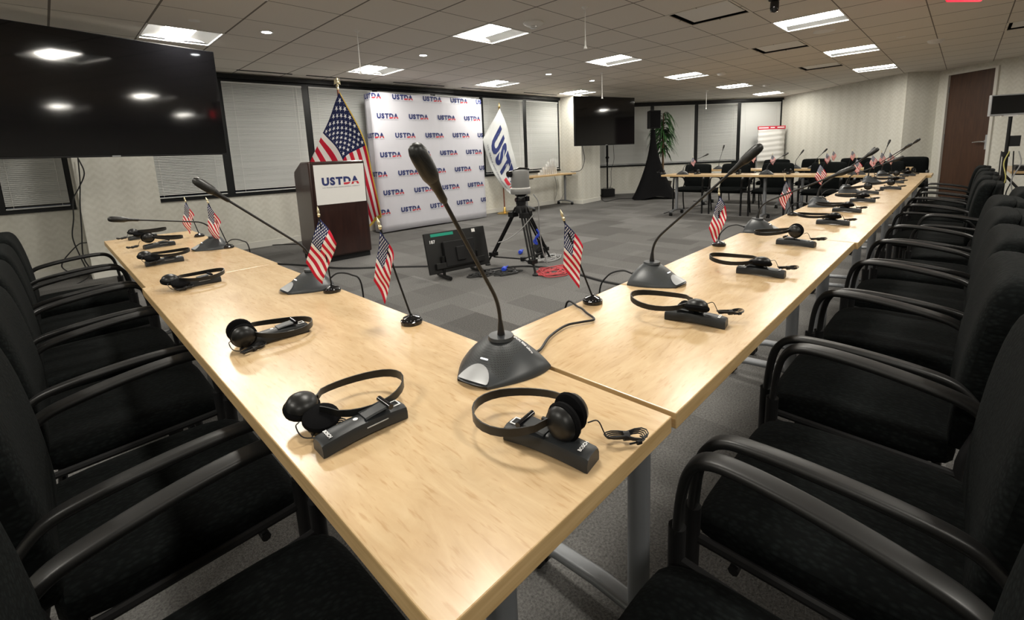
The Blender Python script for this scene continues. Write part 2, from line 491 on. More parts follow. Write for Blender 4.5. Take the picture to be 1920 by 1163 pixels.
# windows of the left wall; openings in bays between the columns
A0, B0 = Vector((-3.6, wy(-3.6), 0)), Vector((8.12, wy(8.12), 0))
dW = (B0 - A0).normalized(); nW = Vector((-dW.y, dW.x, 0))      # outward
def sW(x): return (x - A0.x) / dW.x
SILL, HEAD = 0.79, 2.44
bays = [(-3.3, -0.5), (0.2, 8.02)]
wall('wall_left', A0.xy, B0.xy, holes=[(sW(a), sW(b_), SILL, HEAD) for a, b_ in bays], side=-1)
COLX = (-0.485, 0.235)
mb = MB(); cy0, cy1 = 6.65, wy(0) + 0.05
pier('wall_column', [(COLX[0], cy1), (COLX[0], cy0), (COLX[1], cy0), (COLX[1], cy1)], CEIL)
# far column: juts into the room
FC = [(8.0, 5.96), (8.87, 6.04), (8.95, 6.75), (8.04, 6.66)]
pier('wall_column', FC, CEIL)
# far diagonal window wall
FA, FB = Vector((8.9, 7.95, 0)), Vector((13.94, 3.37, 0))
dF = (FB - FA).normalized()
holesF = [(0.3, (FB - FA).length - 0.02, 0.76, 2.42)]
wall('wall_far', FA.xy, FB.xy, holes=holesF, side=-1)
wall('wall_far', (8.0, 6.7), FA.xy, side=-1)
wall('wall_right', (13.94, 3.37), (11.52, 0.60), side=-1)
wall('wall_right', (11.52, 0.60), (11.92, 0.145), side=-1)
DA = Vector((11.92, 0.145, 0)); dD = Vector((-0.66, -0.75, 0)).normalized()
DH = 2.40
d0, d1 = 0.16, 1.06
wall('wall_right', DA.xy, (DA + dD * 6.5).xy, holes=[(d0, d1, 0, DH)], side=-1)
PE = DA + dD * 6.5
wall('wall_back', PE.xy, (-3.6, -4.76), side=-1)
wall('wall_near', (-3.6, -4.76), A0.xy, side=-1)

# baseboards
def baseboard(name, A, B_, side):
    A, B_ = Vector((*A, 0)), Vector((*B_, 0)); d = (B_ - A).normalized(); n = Vector((d.y, -d.x, 0)) * side
    mb = MB(); vs = [A, B_, B_ + n * 0.012, A + n * 0.012]
    mb.add([(*v.xy, 0) for v in vs] + [(*v.xy, 0.09) for v in vs], [(0, 1, 2, 3), (7, 6, 5, 4), (0, 4, 5, 1), (1, 5, 6, 2), (2, 6, 7, 3), (3, 7, 4, 0)])
    struct(mb.build(name, M['trim_white'], smooth=0))
baseboard('baseboard_left', (-3.6, wy(-3.6)), (COLX[0], wy(COLX[0])), 1)
baseboard('baseboard_left', (COLX[1], wy(COLX[1])), (8.02, wy(8.02)), 1)
baseboard('baseboard_left', (COLX[0], 6.65), (COLX[1], 6.65), 1)
baseboard('baseboard_left', (COLX[0], wy(0)), (COLX[0], 6.65), 1)
baseboard('baseboard_left', (COLX[1], 6.65), (COLX[1], wy(0)), 1)
baseboard('baseboard_far', (8.02, 6.6), (8.0, 5.96), 1)
baseboard('baseboard_far', (8.0, 5.96), (8.87, 6.04), 1)
baseboard('baseboard_far', (8.87, 6.04), (8.95, 6.75), 1)
baseboard('baseboard_far', FA.xy, FB.xy, 1)
baseboard('baseboard_right', (13.94, 3.37), (11.52, 0.60), 1)
baseboard('baseboard_right', (11.52, 0.60), (11.92, 0.145), 1)
baseboard('baseboard_right', (DA + dD * (d1 + 0.05)).xy, PE.xy, 1)

# ceiling: 2 ft cells, open where a troffer or vent sits
FIX = {}
for i in (-6, -2, 2, 6, 10, 14, 18):
    for j in (-9, -5, -1, 3): FIX[(i, j)] = 'lamp'
FIX.pop((-2, 3)); FIX.pop((-6, 3)); FIX[(-2, 2)] = 'lamp'
for k in ((14, 3), (18, 3), (18, -9), (14, -9), (10, -9)): FIX.pop(k, None)
FIX[(4, -4)] = 'vent'; FIX[(8, -4)] = 'vent'; FIX[(12, -4)] = 'vent'; FIX[(10, -8)] = 'vent'; FIX[(6, -9)] = 'vent' if False else FIX.get((6, -9), 'lamp')
mb = MB()
for i in range(-9, 22):
    for j in range(-15, 8):
        if (i, j) in FIX: continue
        mb.box(((i + 0.5) * G, (j + 0.5) * G, 0.012), (G, G, 0.024))
o = struct(mb.build('ceiling', M['tile'], smooth=0)); o.location = (GX, GY, CEIL)
mb = MB(); mb.box((5, 1, 0), (24, 20, 0.1)); o = struct(mb.build('ceiling', M['void'], smooth=0)); o.location = (0, 0, CEIL + 0.35); o.name = 'ceiling_void'
# dark slot strip and head trim along the window wall
mb = MB()
for a, b_ in ((0.24, 8.0), (-3.4, -0.5)):
    P, Q = Vector((a, wy(a), 0)), Vector((b_, wy(b_), 0))
    vs = [P - nW * 0.05, Q - nW * 0.05, Q, P]
    mb.add([(*v.xy, 2.415) for v in vs] + [(*v.xy, 2.475) for v in vs], [(0, 1, 2, 3), (7, 6, 5, 4), (0, 4, 5, 1), (1, 5, 6, 2), (2, 6, 7, 3), (3, 7, 4, 0)])
struct(mb.build('trim_1', M['window_black'], smooth=0))
for a, b_ in ((1.3, 2.0), (2.2, 3.2), (3.6, 4.6), (5.0, 6.1), (6.6, 7.6)):
    mb = MB(); P, Q = Vector((a, wy(a) - 0.30, CEIL - 0.004)), Vector((b_, wy(b_) - 0.30, CEIL - 0.004))
    mb.box((P + Q) / 2, ((Q - P).length, 0.035, 0.008), Matrix.Rotation(math.atan2(dW.y, dW.x), 4, 'Z'))
    o = mb.build('slot_diffuser', M['window_black'], smooth=0)
    tag(o, 'black linear slot diffuser in the ceiling along the left window wall', 'ceiling vent', 'slot diffusers along the windows')

# troffers and vents
def make_troffer():
    t = empty('ceiling_light', (0, 0, 0))
    mb = MB(); h = G / 2
    mb.add([(-h, -h, 0.10), (h, -h, 0.10), (h, h, 0.10), (-h, h, 0.10), (-h, -h, 0), (h, -h, 0), (h, h, 0), (-h, h, 0)], [(0, 1, 2, 3), (0, 4, 5, 1), (1, 5, 6, 2), (2, 6, 7, 3), (3, 7, 4, 0)])
    mb.build('housing', M['white'], t, smooth=0)
    mb = MB()
    for s in (-1, 1):
        pts = [(s * 0.295, 0.004), (s * 0.24, 0.035), (s * 0.17, 0.05), (s * 0.125, 0.052)]
        mb.grid(lambda u, v, pts=pts: (pts[int(round(u * 3))][0], (v - 0.5) * 0.585, pts[int(round(u * 3))][1]), 3, 1, uv=False)
    mb.build('reflector', M['perforated'], t, smooth=60)
    mb = MB()
    for c, d in (((-0.297, 0, 0.002), (0.016, 0.61, 0.012)), ((0.297, 0, 0.002), (0.016, 0.61, 0.012)), ((0, -0.297, 0.002), (0.58, 0.016, 0.012)), ((0, 0.297, 0.002), (0.58, 0.016, 0.012))): mb.box(c, d)
    mb.build('frame', M['white'], t, smooth=0)
    mb = MB(); n = 10
    mb.grid(lambda u, v: (-0.125 + 0.25 * u, (v - 0.5) * 0.57, 0.052 - 0.05 * math.sin(math.pi * u) ** 0.7), 10, 1, uv=False)
    mb.build('diffuser', M['lamp'], t, smooth=60)
    return t
def make_vent():
    t = empty('ceiling_vent')
    mb = MB(); h = G / 2
    mb.add([(-h, -h, 0.10), (h, -h, 0.10), (h, h, 0.10), (-h, h, 0.10), (-h, -h, 0), (h, -h, 0), (h, h, 0), (-h, h, 0)], [(0, 1, 2, 3), (0, 4, 5, 1), (1, 5, 6, 2), (2, 6, 7, 3), (3, 7, 4, 0)])
    mb.build('throat', M['window_black'], t, smooth=0)
    mb = MB(); mb.box((0, 0, 0.022), (0.50, 0.50, 0.008)); mb.build('face_plate', M['white'], t, smooth=0)
    mb = MB()
    for c, d in (((-0.295, 0, 0.002), (0.02, 0.61, 0.008)), ((0.295, 0, 0.002), (0.02, 0.61, 0.008)), ((0, -0.295, 0.002), (0.57, 0.02, 0.008)), ((0, 0.295, 0.002), (0.57, 0.02, 0.008))): mb.box(c, d)
    mb.build('frame', M['tile'], t, smooth=0)
    return t
ROWN = {3: 'row by the windows', 2: 'row by the windows', -1: 'middle row of ceiling lights', -5: 'row above the right-hand tables', -9: 'row beyond the right-hand chairs'}
protoL = protoV = None
cnt = {}
for (i, j), k in sorted(FIX.items()):
    P = (GX + (i + 0.5) * G, GY + (j + 0.5) * G, CEIL)
    if k == 'lamp':
        t = protoL = make_troffer() if protoL is None else copy_tree(protoL)
        r = 3 if j == 2 else j; cnt[r] = cnt.get(r, 0) + 1
        tag(t, f'square recessed ceiling light, {ORD[cnt[r] - 1]} from the camera end of the {ROWN[j]}', 'ceiling light', 'square ceiling lights')
    else:
        t = protoV = make_vent() if protoV is None else copy_tree(protoV)
        lab = {(4, -4): 'large square white ceiling vent, the one nearest the camera', (8, -4): 'square ceiling vent with a dark divider, middle of three in its line', (12, -4): 'flat square ceiling vent, farthest toward the papered wall', (10, -8): 'long ceiling vent in front of the brown door'}[(i, j)]
        tag(t, lab, 'ceiling vent', 'square ceiling vents')
    t.location = P

# downlights, detectors, pendant microphones
def make_down():
    t = empty('downlight')
    mb = MB(); mb.lathe([(0.062, 0.0), (0.062, -0.006), (0.045, -0.008), (0.043, 0.0)], 24); mb.build('trim_ring', M['white'], t)
    mb = MB(); mb.lathe([(0.044, -0.004), (0.02, -0.010), (0.001, -0.012)], 20); mb.build('bulb', M['spot'], t)
    return t
pd = None
for k, (x, y) in enumerate([(1.0, 4.63), (2.83, 4.63), (5.31, 4.65), (6.56, 4.66)]):
    pd = t = make_down() if pd is None else copy_tree(pd)
    t.location = (x, y, CEIL)
    tag(t, f'small round bright downlight, {["first from the left", "second from the left, above the printed backdrop", "third from the left", "farthest right of the line"][k]}', 'downlight', 'round downlights')
def disc_fixture(name, label, x, y, prof, cat='smoke detector', m='white'):
    mb = MB(); mb.lathe(prof, 24, (0, 0, 0)); o = mb.build(name, M[m]); o.location = (x, y, CEIL); tag(o, label, cat); return o
x, y, _ = onz(1000, 42, CEIL)
t = empty('smoke_detector', (x, y, CEIL)); tag(t, 'white fire detector with a clear strobe next to the brightest ceiling light', 'smoke detector')
mb = MB(); mb.lathe([(0.10, 0), (0.10, -0.012), (0.075, -0.03), (0.03, -0.036)], 28); mb.build('body', M['white'], t)
mb = MB(); mb.lathe([(0.032, -0.034), (0.036, -0.05), (0.02, -0.062), (0.001, -0.064)], 20); mb.build('strobe', M['glass'], t)
mb = MB(); g = text_geo('FIRE', 0.03)
mb.add([Vector((0, 0, -0.022)) - RIGHT * (v[0] - 0.03) * -1 - FWD * 0 + Vector((0.05, 0.05, 0)) * -1 + Vector((0.7, 0.7, 0)) * (-v[1] * 0.6) for v in g[0]], g[1]); mb.build('lettering', M['red_plastic'], t, smooth=0)
for nm, lb, px, py, prof, cat in [
    ('speaker_disc', 'round white flush ceiling speaker beside the large right-hand light', 1545, 58, [(0.11, 0), (0.11, -0.006), (0.09, -0.009), (0.001, -0.009)], 'ceiling speaker'),
    ('smoke_detector', 'white round smoke detector on the ceiling in front of the door', 1755, 75, [(0.09, 0), (0.085, -0.02), (0.06, -0.04), (0.001, -0.045)], 'smoke detector'),
    ('smoke_detector', 'small white smoke detector beside the middle ceiling lights', 1353, 137, [(0.08, 0), (0.075, -0.02), (0.05, -0.04), (0.001, -0.045)], 'smoke detector'),
    ('smoke_detector', 'small white smoke detector farthest back on the ceiling', 1437, 159, [(0.08, 0), (0.075, -0.02), (0.05, -0.04), (0.001, -0.045)], 'smoke detector'),
    ('sprinkler_cover', 'flat white sprinkler cover plate beside the second downlight', 865, 114, [(0.045, 0), (0.045, -0.006), (0.001, -0.007)], 'sprinkler'),
    ('sprinkler_cover', 'flat round sprinkler cover above the light over the big left screen', 364, 38.5, [(0.045, 0), (0.045, -0.004), (0.001, -0.005)], 'sprinkler'),
    ('sprinkler_cover', 'flat sprinkler cover plate left of the door-side smoke detector', 1690, 69, [(0.045, 0), (0.045, -0.006), (0.001, -0.007)], 'sprinkler')]:
    P = onz(px, py, CEIL); disc_fixture(nm, lb, P.x, P.y, prof, cat)
pm = None
for k, (x, y, L, lab) in enumerate([(1.66, 4.08, 0.42, 'above the light over the big flag'), (2.89, 2.21, 0.36, 'nearest the large ceiling vent'), (5.99, 4.07, 0.42, 'in front of the far screen'), (10.3, 4.06, 0.42, 'before the far windows')]):
    t = empty('pendant_microphone', (x, y, CEIL)); tag(t, f'thin white microphone hanging from the ceiling, {lab}', 'microphone', 'hanging white ceiling microphones')
    mb = MB(); mb.lathe([(0.03, 0), (0.028, -0.008), (0.008, -0.025)], 16); mb.build('mount', M['white'], t)
    mb = MB(); mb.lathe([(0.0035, -0.01), (0.0035, -L + 0.08), (0.006, -L + 0.06), (0.007, -L + 0.03)], 10); mb.build('stem', M['white'], t)
    mb = MB(); mb.lathe([(0.007, -L + 0.03), (0.016, -L + 0.005), (0.015, -L), (0.001, -L)], 14); mb.build('capsule', M['white'], t)
P = onz(1453, -4, CEIL)
t = empty('ceiling_camera', P); tag(t, 'black camera hanging from the ceiling at the top edge of the photo', 'camera')
mb = MB(); mb.lathe([(0.05, 0), (0.05, -0.02), (0.03, -0.03)], 20); mb.build('mount', M['black_plastic'], t)
mb = MB(); mb.lathe([(0.028, -0.02), (0.036, -0.04), (0.036, -0.09), (0.03, -0.115), (0.001, -0.125)], 20); mb.build('body', M['gloss_black'], t)
# exit sign, edge-lit, hanging just inside the frame
t = empty('exit_sign', (4.95, -0.22, CEIL + 0.045)); tag(t, 'red glowing edge-lit exit sign hanging at the top right of the photo', 'exit sign')
eq = Vector((0.77, -0.64, 0)).normalized()
mb = MB(); mb.box((0, 0, -0.03), (0.34, 0.05, 0.06)); o = mb.build('housing', M['white'], t, smooth=0, bevel=0.005); o.rotation_euler.z = math.atan2(eq.y, eq.x)
mb = MB(); mb.sweep([(0, -0.003, 0), (0, 0.003, 0)], rrect(0.34, 0.16, 0.02), up=(0, 0, 1)); o = mb.build('panel', M['red_plastic'], t); o.location.z = -0.125; o.rotation_euler.z = math.atan2(eq.y, eq.x); o.data.materials[0] = M['exit_red']
mb = MB(); g = text_geo('EXIT', 0.15, 0.004); wg = width(g)
mb.add([(v[0] - wg / 2, -0.005, v[1] - 0.05) for v in g[0]], g[1]); o = mb.build('lettering', M['white'], t, smooth=0); o.location.z = -0.125; o.rotation_euler.z = math.atan2(eq.y, eq.x)

# ------------------------------------------------------------------ windows, mullions, blinds
blind_labels = []
def window(idx, A, d, s0, s1, z0, z1, n_out, label, tilt=0.55, drop=None, slat_m='slat'):
    """window frame + pane as structure, venetian blind as a thing; A + d*s"""
    w = s1 - s0; rz = math.atan2(d.y, d.x)
    base = A + d * ((s0 + s1) / 2) + n_out * 0.06
    root = empty(f'window_{idx}', (base.x, base.y, 0), rz); struct(root)
    mb = MB(); t = 0.045
    for c, dm in (((-w / 2 + t / 2, 0, (z0 + z1) / 2), (t, 0.07, z1 - z0)), ((w / 2 - t / 2, 0, (z0 + z1) / 2), (t, 0.07, z1 - z0)),
                  ((0, 0, z0 + 0.02), (w - 2 * t, 0.07, 0.04)), ((0, 0, z1 - 0.03), (w - 2 * t, 0.07, 0.06))): mb.box(c, dm)
    struct(mb.build('window_frame', M['window_black'], root, smooth=0))
    mb = MB(); mb.box((0, 0.03, (z0 + z1) / 2), (w - 2 * t, 0.006, z1 - z0 - 0.1)); struct(mb.build('window_pane', M['shaft_glass'], root, smooth=0))
    bl = empty('window_blind', tuple((A + d * ((s0 + s1) / 2) + n_out * 0.018)[:2]) + (0,), rz)
    tag(bl, label, 'blind', 'white venetian blinds')
    bw = w - 2 * t - 0.012; top = z1 - 0.065; bot = z0 + 0.045 if drop is None else drop
    mb = MB(); mb.box((0, 0, top - 0.012), (bw, 0.03, 0.026)); mb.build('headrail', M['slat'], bl, smooth=0)
    mb = MB(); nsl = int((top - 0.04 - bot) / 0.0215)
    for k in range(nsl):
        z = top - 0.038 - k * 0.0215; a = tilt + rnd.uniform(-0.05, 0.05)
        dy, dz = math.cos(a) * 0.0125, math.sin(a) * 0.0125
        mb.add([(-bw / 2, -dy, z - dz), (bw / 2, -dy, z - dz), (bw / 2, 0, z + 0.0015), (-bw / 2, 0, z + 0.0015), (bw / 2, dy, z + dz), (-bw / 2, dy, z + dz)], [(0, 1, 2, 3), (3, 2, 4, 5)])
    mb.build('slats', M[slat_m], bl, smooth=60)
    mb = MB(); mb.box((0, 0, bot - 0.004), (bw, 0.024, 0.014)); mb.build('bottom_rail', M['slat'], bl, smooth=0)
    for q in (-0.38, 0.38):
        mb = MB(); mb.box((q * bw, -0.014, (top + bot) / 2), (0.0025, 0.0015, top - bot)); mb.build('ladder_cord', M['white'], bl, smooth=0)
    mb = MB(); mb.box((bw * 0.42, -0.020, top - 0.42), (0.004, 0.004, 0.8)); mb.build('wand', M['white'], bl, smooth=0)
mx = [0.2, 1.12, 2.28, 3.42, 4.56, 5.70, 6.90, 8.02]
wl = ['just right of the wall column behind the big left screen', 'between the big left screen and the large flag', 'behind the large flag, left of the printed backdrop',
      'mostly hidden behind the left part of the printed backdrop', 'hidden behind the right part of the printed backdrop', 'behind the white hanging flag', 'above the small side table, left of the far column']
k = 0
for a, b_, z, t in [(-3.3, -2.2, 0.4, .5), (-2.2, -1.12, 0.4, .5), (-1.12, -0.5, None, .5)]:
    k += 1; window(k, A0, dW, sW(a), sW(b_), SILL, HEAD, nW, 'white slatted blind left of the wall column, ' + ['farthest left, beyond the frame', 'under the left part of the big screen', 'next to the hanging screen cables'][k - 1], 1.1)
for q in range(7):
    k += 1; window(k, A0, dW, sW(mx[q]), sW(mx[q + 1]), SILL, HEAD, nW, 'closed grey-white slatted blind ' + wl[q], 0.95)
LF = (FB - FA).length
fs = [0.3, 1.2, 2.13, 3.05, 4.30, 5.53, LF - 0.02]
fs = [0.3] + [ (Vector((x, 0, 0)) - FA).x / dF.x for x in (10.05, 11.19, 12.11, 13.01) ] + [LF - 0.02]
fl = ['hidden behind the far column', 'behind the far screen stand', 'behind the potted plant', 'right of the plant', 'behind the flip chart']
nF = Vector((-dF.y, dF.x, 0))
for q in range(len(fs) - 1):
    k += 1; window(k, FA, dF, fs[q], fs[q + 1], 0.76, 2.42, nF, 'pale closed blind on the far diagonal wall, ' + fl[q], 1.2 if q != 3 else 0.8)
mb = MB(); vs = [FA + dF * 0.3 - nF * 0.03, FB - nF * 0.03 - dF * 0.02, FB - dF * 0.02, FA + dF * 0.3]
mb.add([(*v.xy, 2.40) for v in vs] + [(*v.xy, 2.46) for v in vs], [(0, 1, 2, 3), (7, 6, 5, 4), (0, 4, 5, 1), (1, 5, 6, 2), (2, 6, 7, 3), (3, 7, 4, 0)]); struct(mb.build('trim_2', M['window_black'], smooth=0))
# sills
for nm, A, d, s0, s1, nn, z in (('trim_3', A0, dW, sW(0.24), sW(8.0), nW, SILL), ('trim_4', A0, dW, sW(-3.3), sW(-0.5), nW, SILL), ('trim_5', FA, dF, 0.3, LF - 0.02, nF, 0.76)):
    mb = MB(); P, Q = A + d * s0, A + d * s1; vs = [P - nn * 0.02, Q - nn * 0.02, Q + nn * 0.02, P + nn * 0.02]
    mb.add([(*v.xy, z - 0.012) for v in vs] + [(*v.xy, z + 0.016) for v in vs], [(0, 1, 2, 3), (7, 6, 5, 4), (0, 4, 5, 1), (1, 5, 6, 2), (2, 6, 7, 3), (3, 7, 4, 0)]); struct(mb.build(nm, M['window_black'], smooth=0))

# ------------------------------------------------------------------ door
rz = math.atan2(dD.y, dD.x); nD = Vector((-dD.y, dD.x, 0))   # outward
base = DA + dD * ((d0 + d1) / 2)
root = empty('door_1', (base.x, base.y, 0), rz); struct(root); w = d1 - d0
mb = MB(); mb.box((0, 0.035, DH / 2), (w - 0.10, 0.045, DH - 0.06)); struct(mb.build('door_leaf', M['door_wood'], root, smooth=0))
mb = MB()
for c, dm in (((-w / 2 + 0.02, 0.02, DH / 2), (0.05, 0.10, DH)), ((w / 2 - 0.02, 0.02, DH / 2), (0.05, 0.10, DH)), ((0, 0.02, DH - 0.012), (w - 0.08, 0.10, 0.04))): mb.box(c, dm)
struct(mb.build('door_frame', M['trim_white'], root, smooth=0))
mb = MB()
for z in (0.3, 1.2, 2.1): mb.box((-w / 2 + 0.048, -0.003 + 0.012, z), (0.016, 0.012, 0.11))
struct(mb.build('hinges', M['grey_metal'], root, smooth=0))
mb = MB(); mb.box((w / 2 - 0.052, 0.000, 1.08), (0.075, 0.03, 0.26)); mb.build('lock_plate', M['silver'], root, smooth=0, bevel=0.002)
mb = MB(); mb.lathe([(0.028, 0), (0.028, 0.01), (0.014, 0.02), (0.012, 0.06)], 16, (w / 2 - 0.10, 0.008, 1.09), Matrix.Rotation(math.pi / 2, 4, 'X')); mb.tube([(w / 2 - 0.10, -0.05, 1.09), (w / 2 - 0.18, -0.055, 1.09), (w / 2 - 0.27, -0.05, 1.08)], [0.014, 0.013, 0.010], 10)
mb.build('door_handle', M['chrome'], root)

# ------------------------------------------------------------------ tables
def make_table(L, Wd=0.505, cols=None, caster=True):
    """top from x 0..L, y 0..Wd; legs at the given x, y"""
    t = empty('training_table')
    mb = MB(); mb.cm = 1; mb.box((L / 2, Wd / 2, TZ - 0.016), (L - 0.004, Wd, 0.032)); mb.mi = [1] * 6
    mb.mi = [1, 1, 1, 1, 1, 0]
    o = mb.build('tabletop', [M['maple'], M['maple_edge']], t, smooth=0, bevel=0.002)
    # which face is up
    for p in o.data.polygons: p.material_index = 0 if p.normal.z > 0.5 else 1
    for (x, y) in cols:
        l = MB()
        l.lathe([(0.026, 0.09), (0.026, TZ - 0.05)], 18, (x, y, 0))
        lo = l.build('leg', M['grey_metal'], t)
        f = MB(); prof = rrect(0.05, 0.026, 0.012, 3)
        ys = [0.01, 0.06, 0.15, 0.27, 0.40, 0.47, 0.50]; zs = [0.062, 0.074, 0.092, 0.098, 0.090, 0.074, 0.062]
        f.sweep([(x, a * Wd / 0.51, b_) for a, b_ in zip(ys, zs)], prof, up=(0, 0, 1)); f.build('foot', M['grey_metal'], lo)
        f = MB(); f.box((x, Wd / 2, TZ - 0.045), (0.07, Wd * 0.8, 0.022)); f.build('bracket', M['matt_black'], lo, smooth=0)
        if caster:
            for q in (0.03, Wd - 0.03):
                c = MB()
                for s in (-1, 1): c.lathe([(0.020, -0.009), (0.028, -0.007), (0.028, 0.007), (0.020, 0.009)], 16, (x + s * 0.014, q, 0.028), Matrix.Rotation(math.pi / 2, 4, 'Y'))
                c.box((x, q + 0.004, 0.05), (0.026, 0.04, 0.022)); c.build('caster', M['black_plastic'], lo)
    return t
def place_table(t, x, y, rz, label, group='maple training tables'):
    t.location = (x, y, 0); t.rotation_euler = (0, 0, rz); tag(t, label, 'table', group); return t
# right row: x along the row, y into the room
Bx = [0.012, 1.885, 3.65, 5.36, 7.04]
for k in range(4):
    L = Bx[k + 1] - Bx[k]
    t = make_table(L, 0.505, [(0.14 if k < 3 else 0.24, 0.15), (L - 0.16, 0.20)])
    place_table(t, Bx[k], 0.0 - (0.012 if k else 0), 0, 'narrow maple-top table, ' + ['first of the right-hand row, touching the corner table', 'second of the right-hand row', 'third of the right-hand row', 'last of the right-hand row, meeting the far tables'][k])
# left row: long axis along +y ; top spans x -0.508..0
Ay = [0.0, 2.0, 3.84]
for k in range(2):
    L = Ay[k + 1] - Ay[k]
    t = make_table(L, 0.508, [(0.145, 0.30), (L - (0.24 if k == 0 else 0.34), 0.25)])
    place_table(t, 0.0 + (0.012 if k else 0), Ay[k], math.pi / 2, 'narrow maple-top table, ' + ['the big one in the foreground corner', 'at the far end of the left-hand row'][k])
# far row across, near edge x = 7.05
for k in range(2):
    t = make_table(1.80, 0.52, [(0.16, 0.26), (1.62, 0.26)])
    place_table(t, 7.05 + 0.52, -0.06 + k * 1.80, math.pi / 2, 'maple-top table crossing the far end, ' + ['joined to the right-hand row', 'its outer end near the black speaker stand'][k])
for k in range(2):
    t = make_table(1.70, 0.52, [(0.16, 0.26), (1.52, 0.26)])
    place_table(t, 8.85 + 0.52, 0.25 + k * 1.72, math.pi / 2, 'maple-top table in the second far row, ' + ['on the side of the brown door', 'on the side of the windows'][k])

# ------------------------------------------------------------------ chairs
def make_chair():
    t = empty('conference_chair')
    # seat: waterfall front, rounded
    mb = MB(); rings = []
    for y, w, zt, zb in ((-0.175, 0.20, 0.455, 0.40), (-0.165, 0.235, 0.468, 0.385), (-0.10, 0.25, 0.472, 0.38), (0.0, 0.252, 0.472, 0.38), (0.12, 0.252, 0.474, 0.38), (0.19, 0.250, 0.468, 0.382), (0.235, 0.243, 0.452, 0.388), (0.262, 0.225, 0.425, 0.398)):
        pts = []; n = 20; h = (zt - zb) / 2; zc = (zt + zb) / 2
        for k in range(n):
            a = 2 * math.pi * k / n; c, s = math.cos(a), math.sin(a)
            pts.append((w * abs(c) ** 0.35 * (1 if c >= 0 else -1), y, zc + h * abs(s) ** 0.55 * (1 if s >= 0 else -1)))
        rings.append(pts)
    mb.loft(rings); mb.build('seat', M['fabric'], t, sub=1)
    # backrest: leaning, thick rolled top
    mb = MB(); rings = []
    for z, w, yc, th in ((0.43, 0.205, -0.195, 0.030), (0.45, 0.225, -0.199, 0.042), (0.52, 0.238, -0.206, 0.048), (0.64, 0.243, -0.216, 0.050), (0.76, 0.243, -0.230, 0.048), (0.835, 0.238, -0.243, 0.045), (0.868, 0.228, -0.252, 0.040), (0.886, 0.205, -0.262, 0.024)):
        pts = []; n = 24
        for k in range(n):
            a = 2 * math.pi * k / n; c, s = math.cos(a), math.sin(a)
            x = w * abs(c) ** 0.4 * (1 if c >= 0 else -1); y = th * abs(s) ** 0.6 * (1 if s >= 0 else -1)
            pts.append((x, yc + y + 0.35 * x * x, z))
        rings.append(pts)
    mb.loft(rings); bk = mb.build('backrest', M['fabric'], t, sub=1)
    mb = MB(); rings = []
    for z, w, yc in ((0.44, 0.222, -0.245), (0.52, 0.243, -0.254), (0.66, 0.249, -0.268), (0.80, 0.247, -0.286), (0.860, 0.236, -0.302), (0.880, 0.215, -0.306)):
        pts = []; n = 20
        for k in range(n):
            a = 2 * math.pi * k / n; c, s = math.cos(a), math.sin(a)
            x = w * abs(c) ** 0.4 * (1 if c >= 0 else -1)
            pts.append((x, yc + 0.020 * s + 0.35 * x * x, z))
        rings.append(pts)
    mb.loft(rings); mb.build('rear_shell', M['fabric'], bk, sub=1)
    for s in (-1, 1):
        x = 0.272 * s
        arm = smoothpath([(x * 0.86, -0.225, 0.530), (x * 0.885, -0.195, 0.582), (x * 0.905, -0.155, 0.622), (x * 0.925, -0.09, 0.640), (x * 0.96, 0.02, 0.655), (x * 0.985, 0.12, 0.661), (x * 0.995, 0.182, 0.655), (x * 1.005, 0.216, 0.624), (x * 1.0, 0.232, 0.565), (x, 0.240, 0.48)], 5)
        wd = []
        for i in range(len(arm)):
            u = i / (len(arm) - 1); wd.append(0.86 + 0.20 * math.sin(math.pi * min(1, u * 1.1)) - 0.06 * max(0, u - 0.8) / 0.2)
        mb = MB(); mb.sweep(arm, rrect(0.040, 0.019, 0.0085, 3), up=None if False else (s * 0.0001, -1e-4, 1) if False else None, scales=wd)
        mb.build('armrest', M['arm_plastic'], t)
        mb = MB(); mb.tube([(x, 0.240, 0.49), (x, 0.243, 0.25), (x, 0.246, 0.012), (x, 0.246, 0.0)], [0.0165, 0.0155, 0.015, 0.016], 12); mb.build('leg', M['matt_black'], t)
        mb = MB(); mb.tube(smoothpath([(x * 0.86, -0.225, 0.56), (x * 0.9, -0.20, 0.5), (x * 0.95, -0.18, 0.40), (x * 0.98, -0.205, 0.2), (x * 0.98, -0.25, 0.0)], 4), 0.012, 10); mb.build('leg', M['matt_black'], t)
    mb = MB()
    for s in (-1, 1): mb.tube([(0.258 * s, -0.18, 0.40), (0.270 * s, 0.24, 0.42)], 0.010, 8)
    mb.tube([(-0.268, 0.16, 0.385), (0.268, 0.16, 0.385)], 0.010, 8); mb.tube([(-0.268, -0.14, 0.375), (0.268, -0.14, 0.375)], 0.010, 8)
    mb.build('seat_frame', M['matt_black'], t)
    return t
chair0 = make_chair(); used = False
def place_chair(x, y, rz, label, group):
    global used
    c = copy_tree(chair0) if used else chair0
    used = True
    c.location = (x, y, 0); c.rotation_euler = (0, 0, rz); tag(c, label, 'chair', group); return c
RC = [-0.235, 0.380, 0.975, 1.565, 2.165, 2.76, 3.38, 3.98, 4.58, 5.18, 5.78, 6.38]
for k, x in enumerate(RC):
    dy = rnd.uniform(-0.02, 0.015) if k > 2 else (0, 0, 0.03)[k]
    if k == 6: dy = -0.13
    place_chair(x, -0.235 + dy, rnd.uniform(-0.03, 0.03) if k > 2 else 0, 'black fabric armchair, ' + ORD[k] + ' from the camera along the right-hand tables' + (', pulled back' if k == 6 else ''), 'chairs along the right-hand tables')
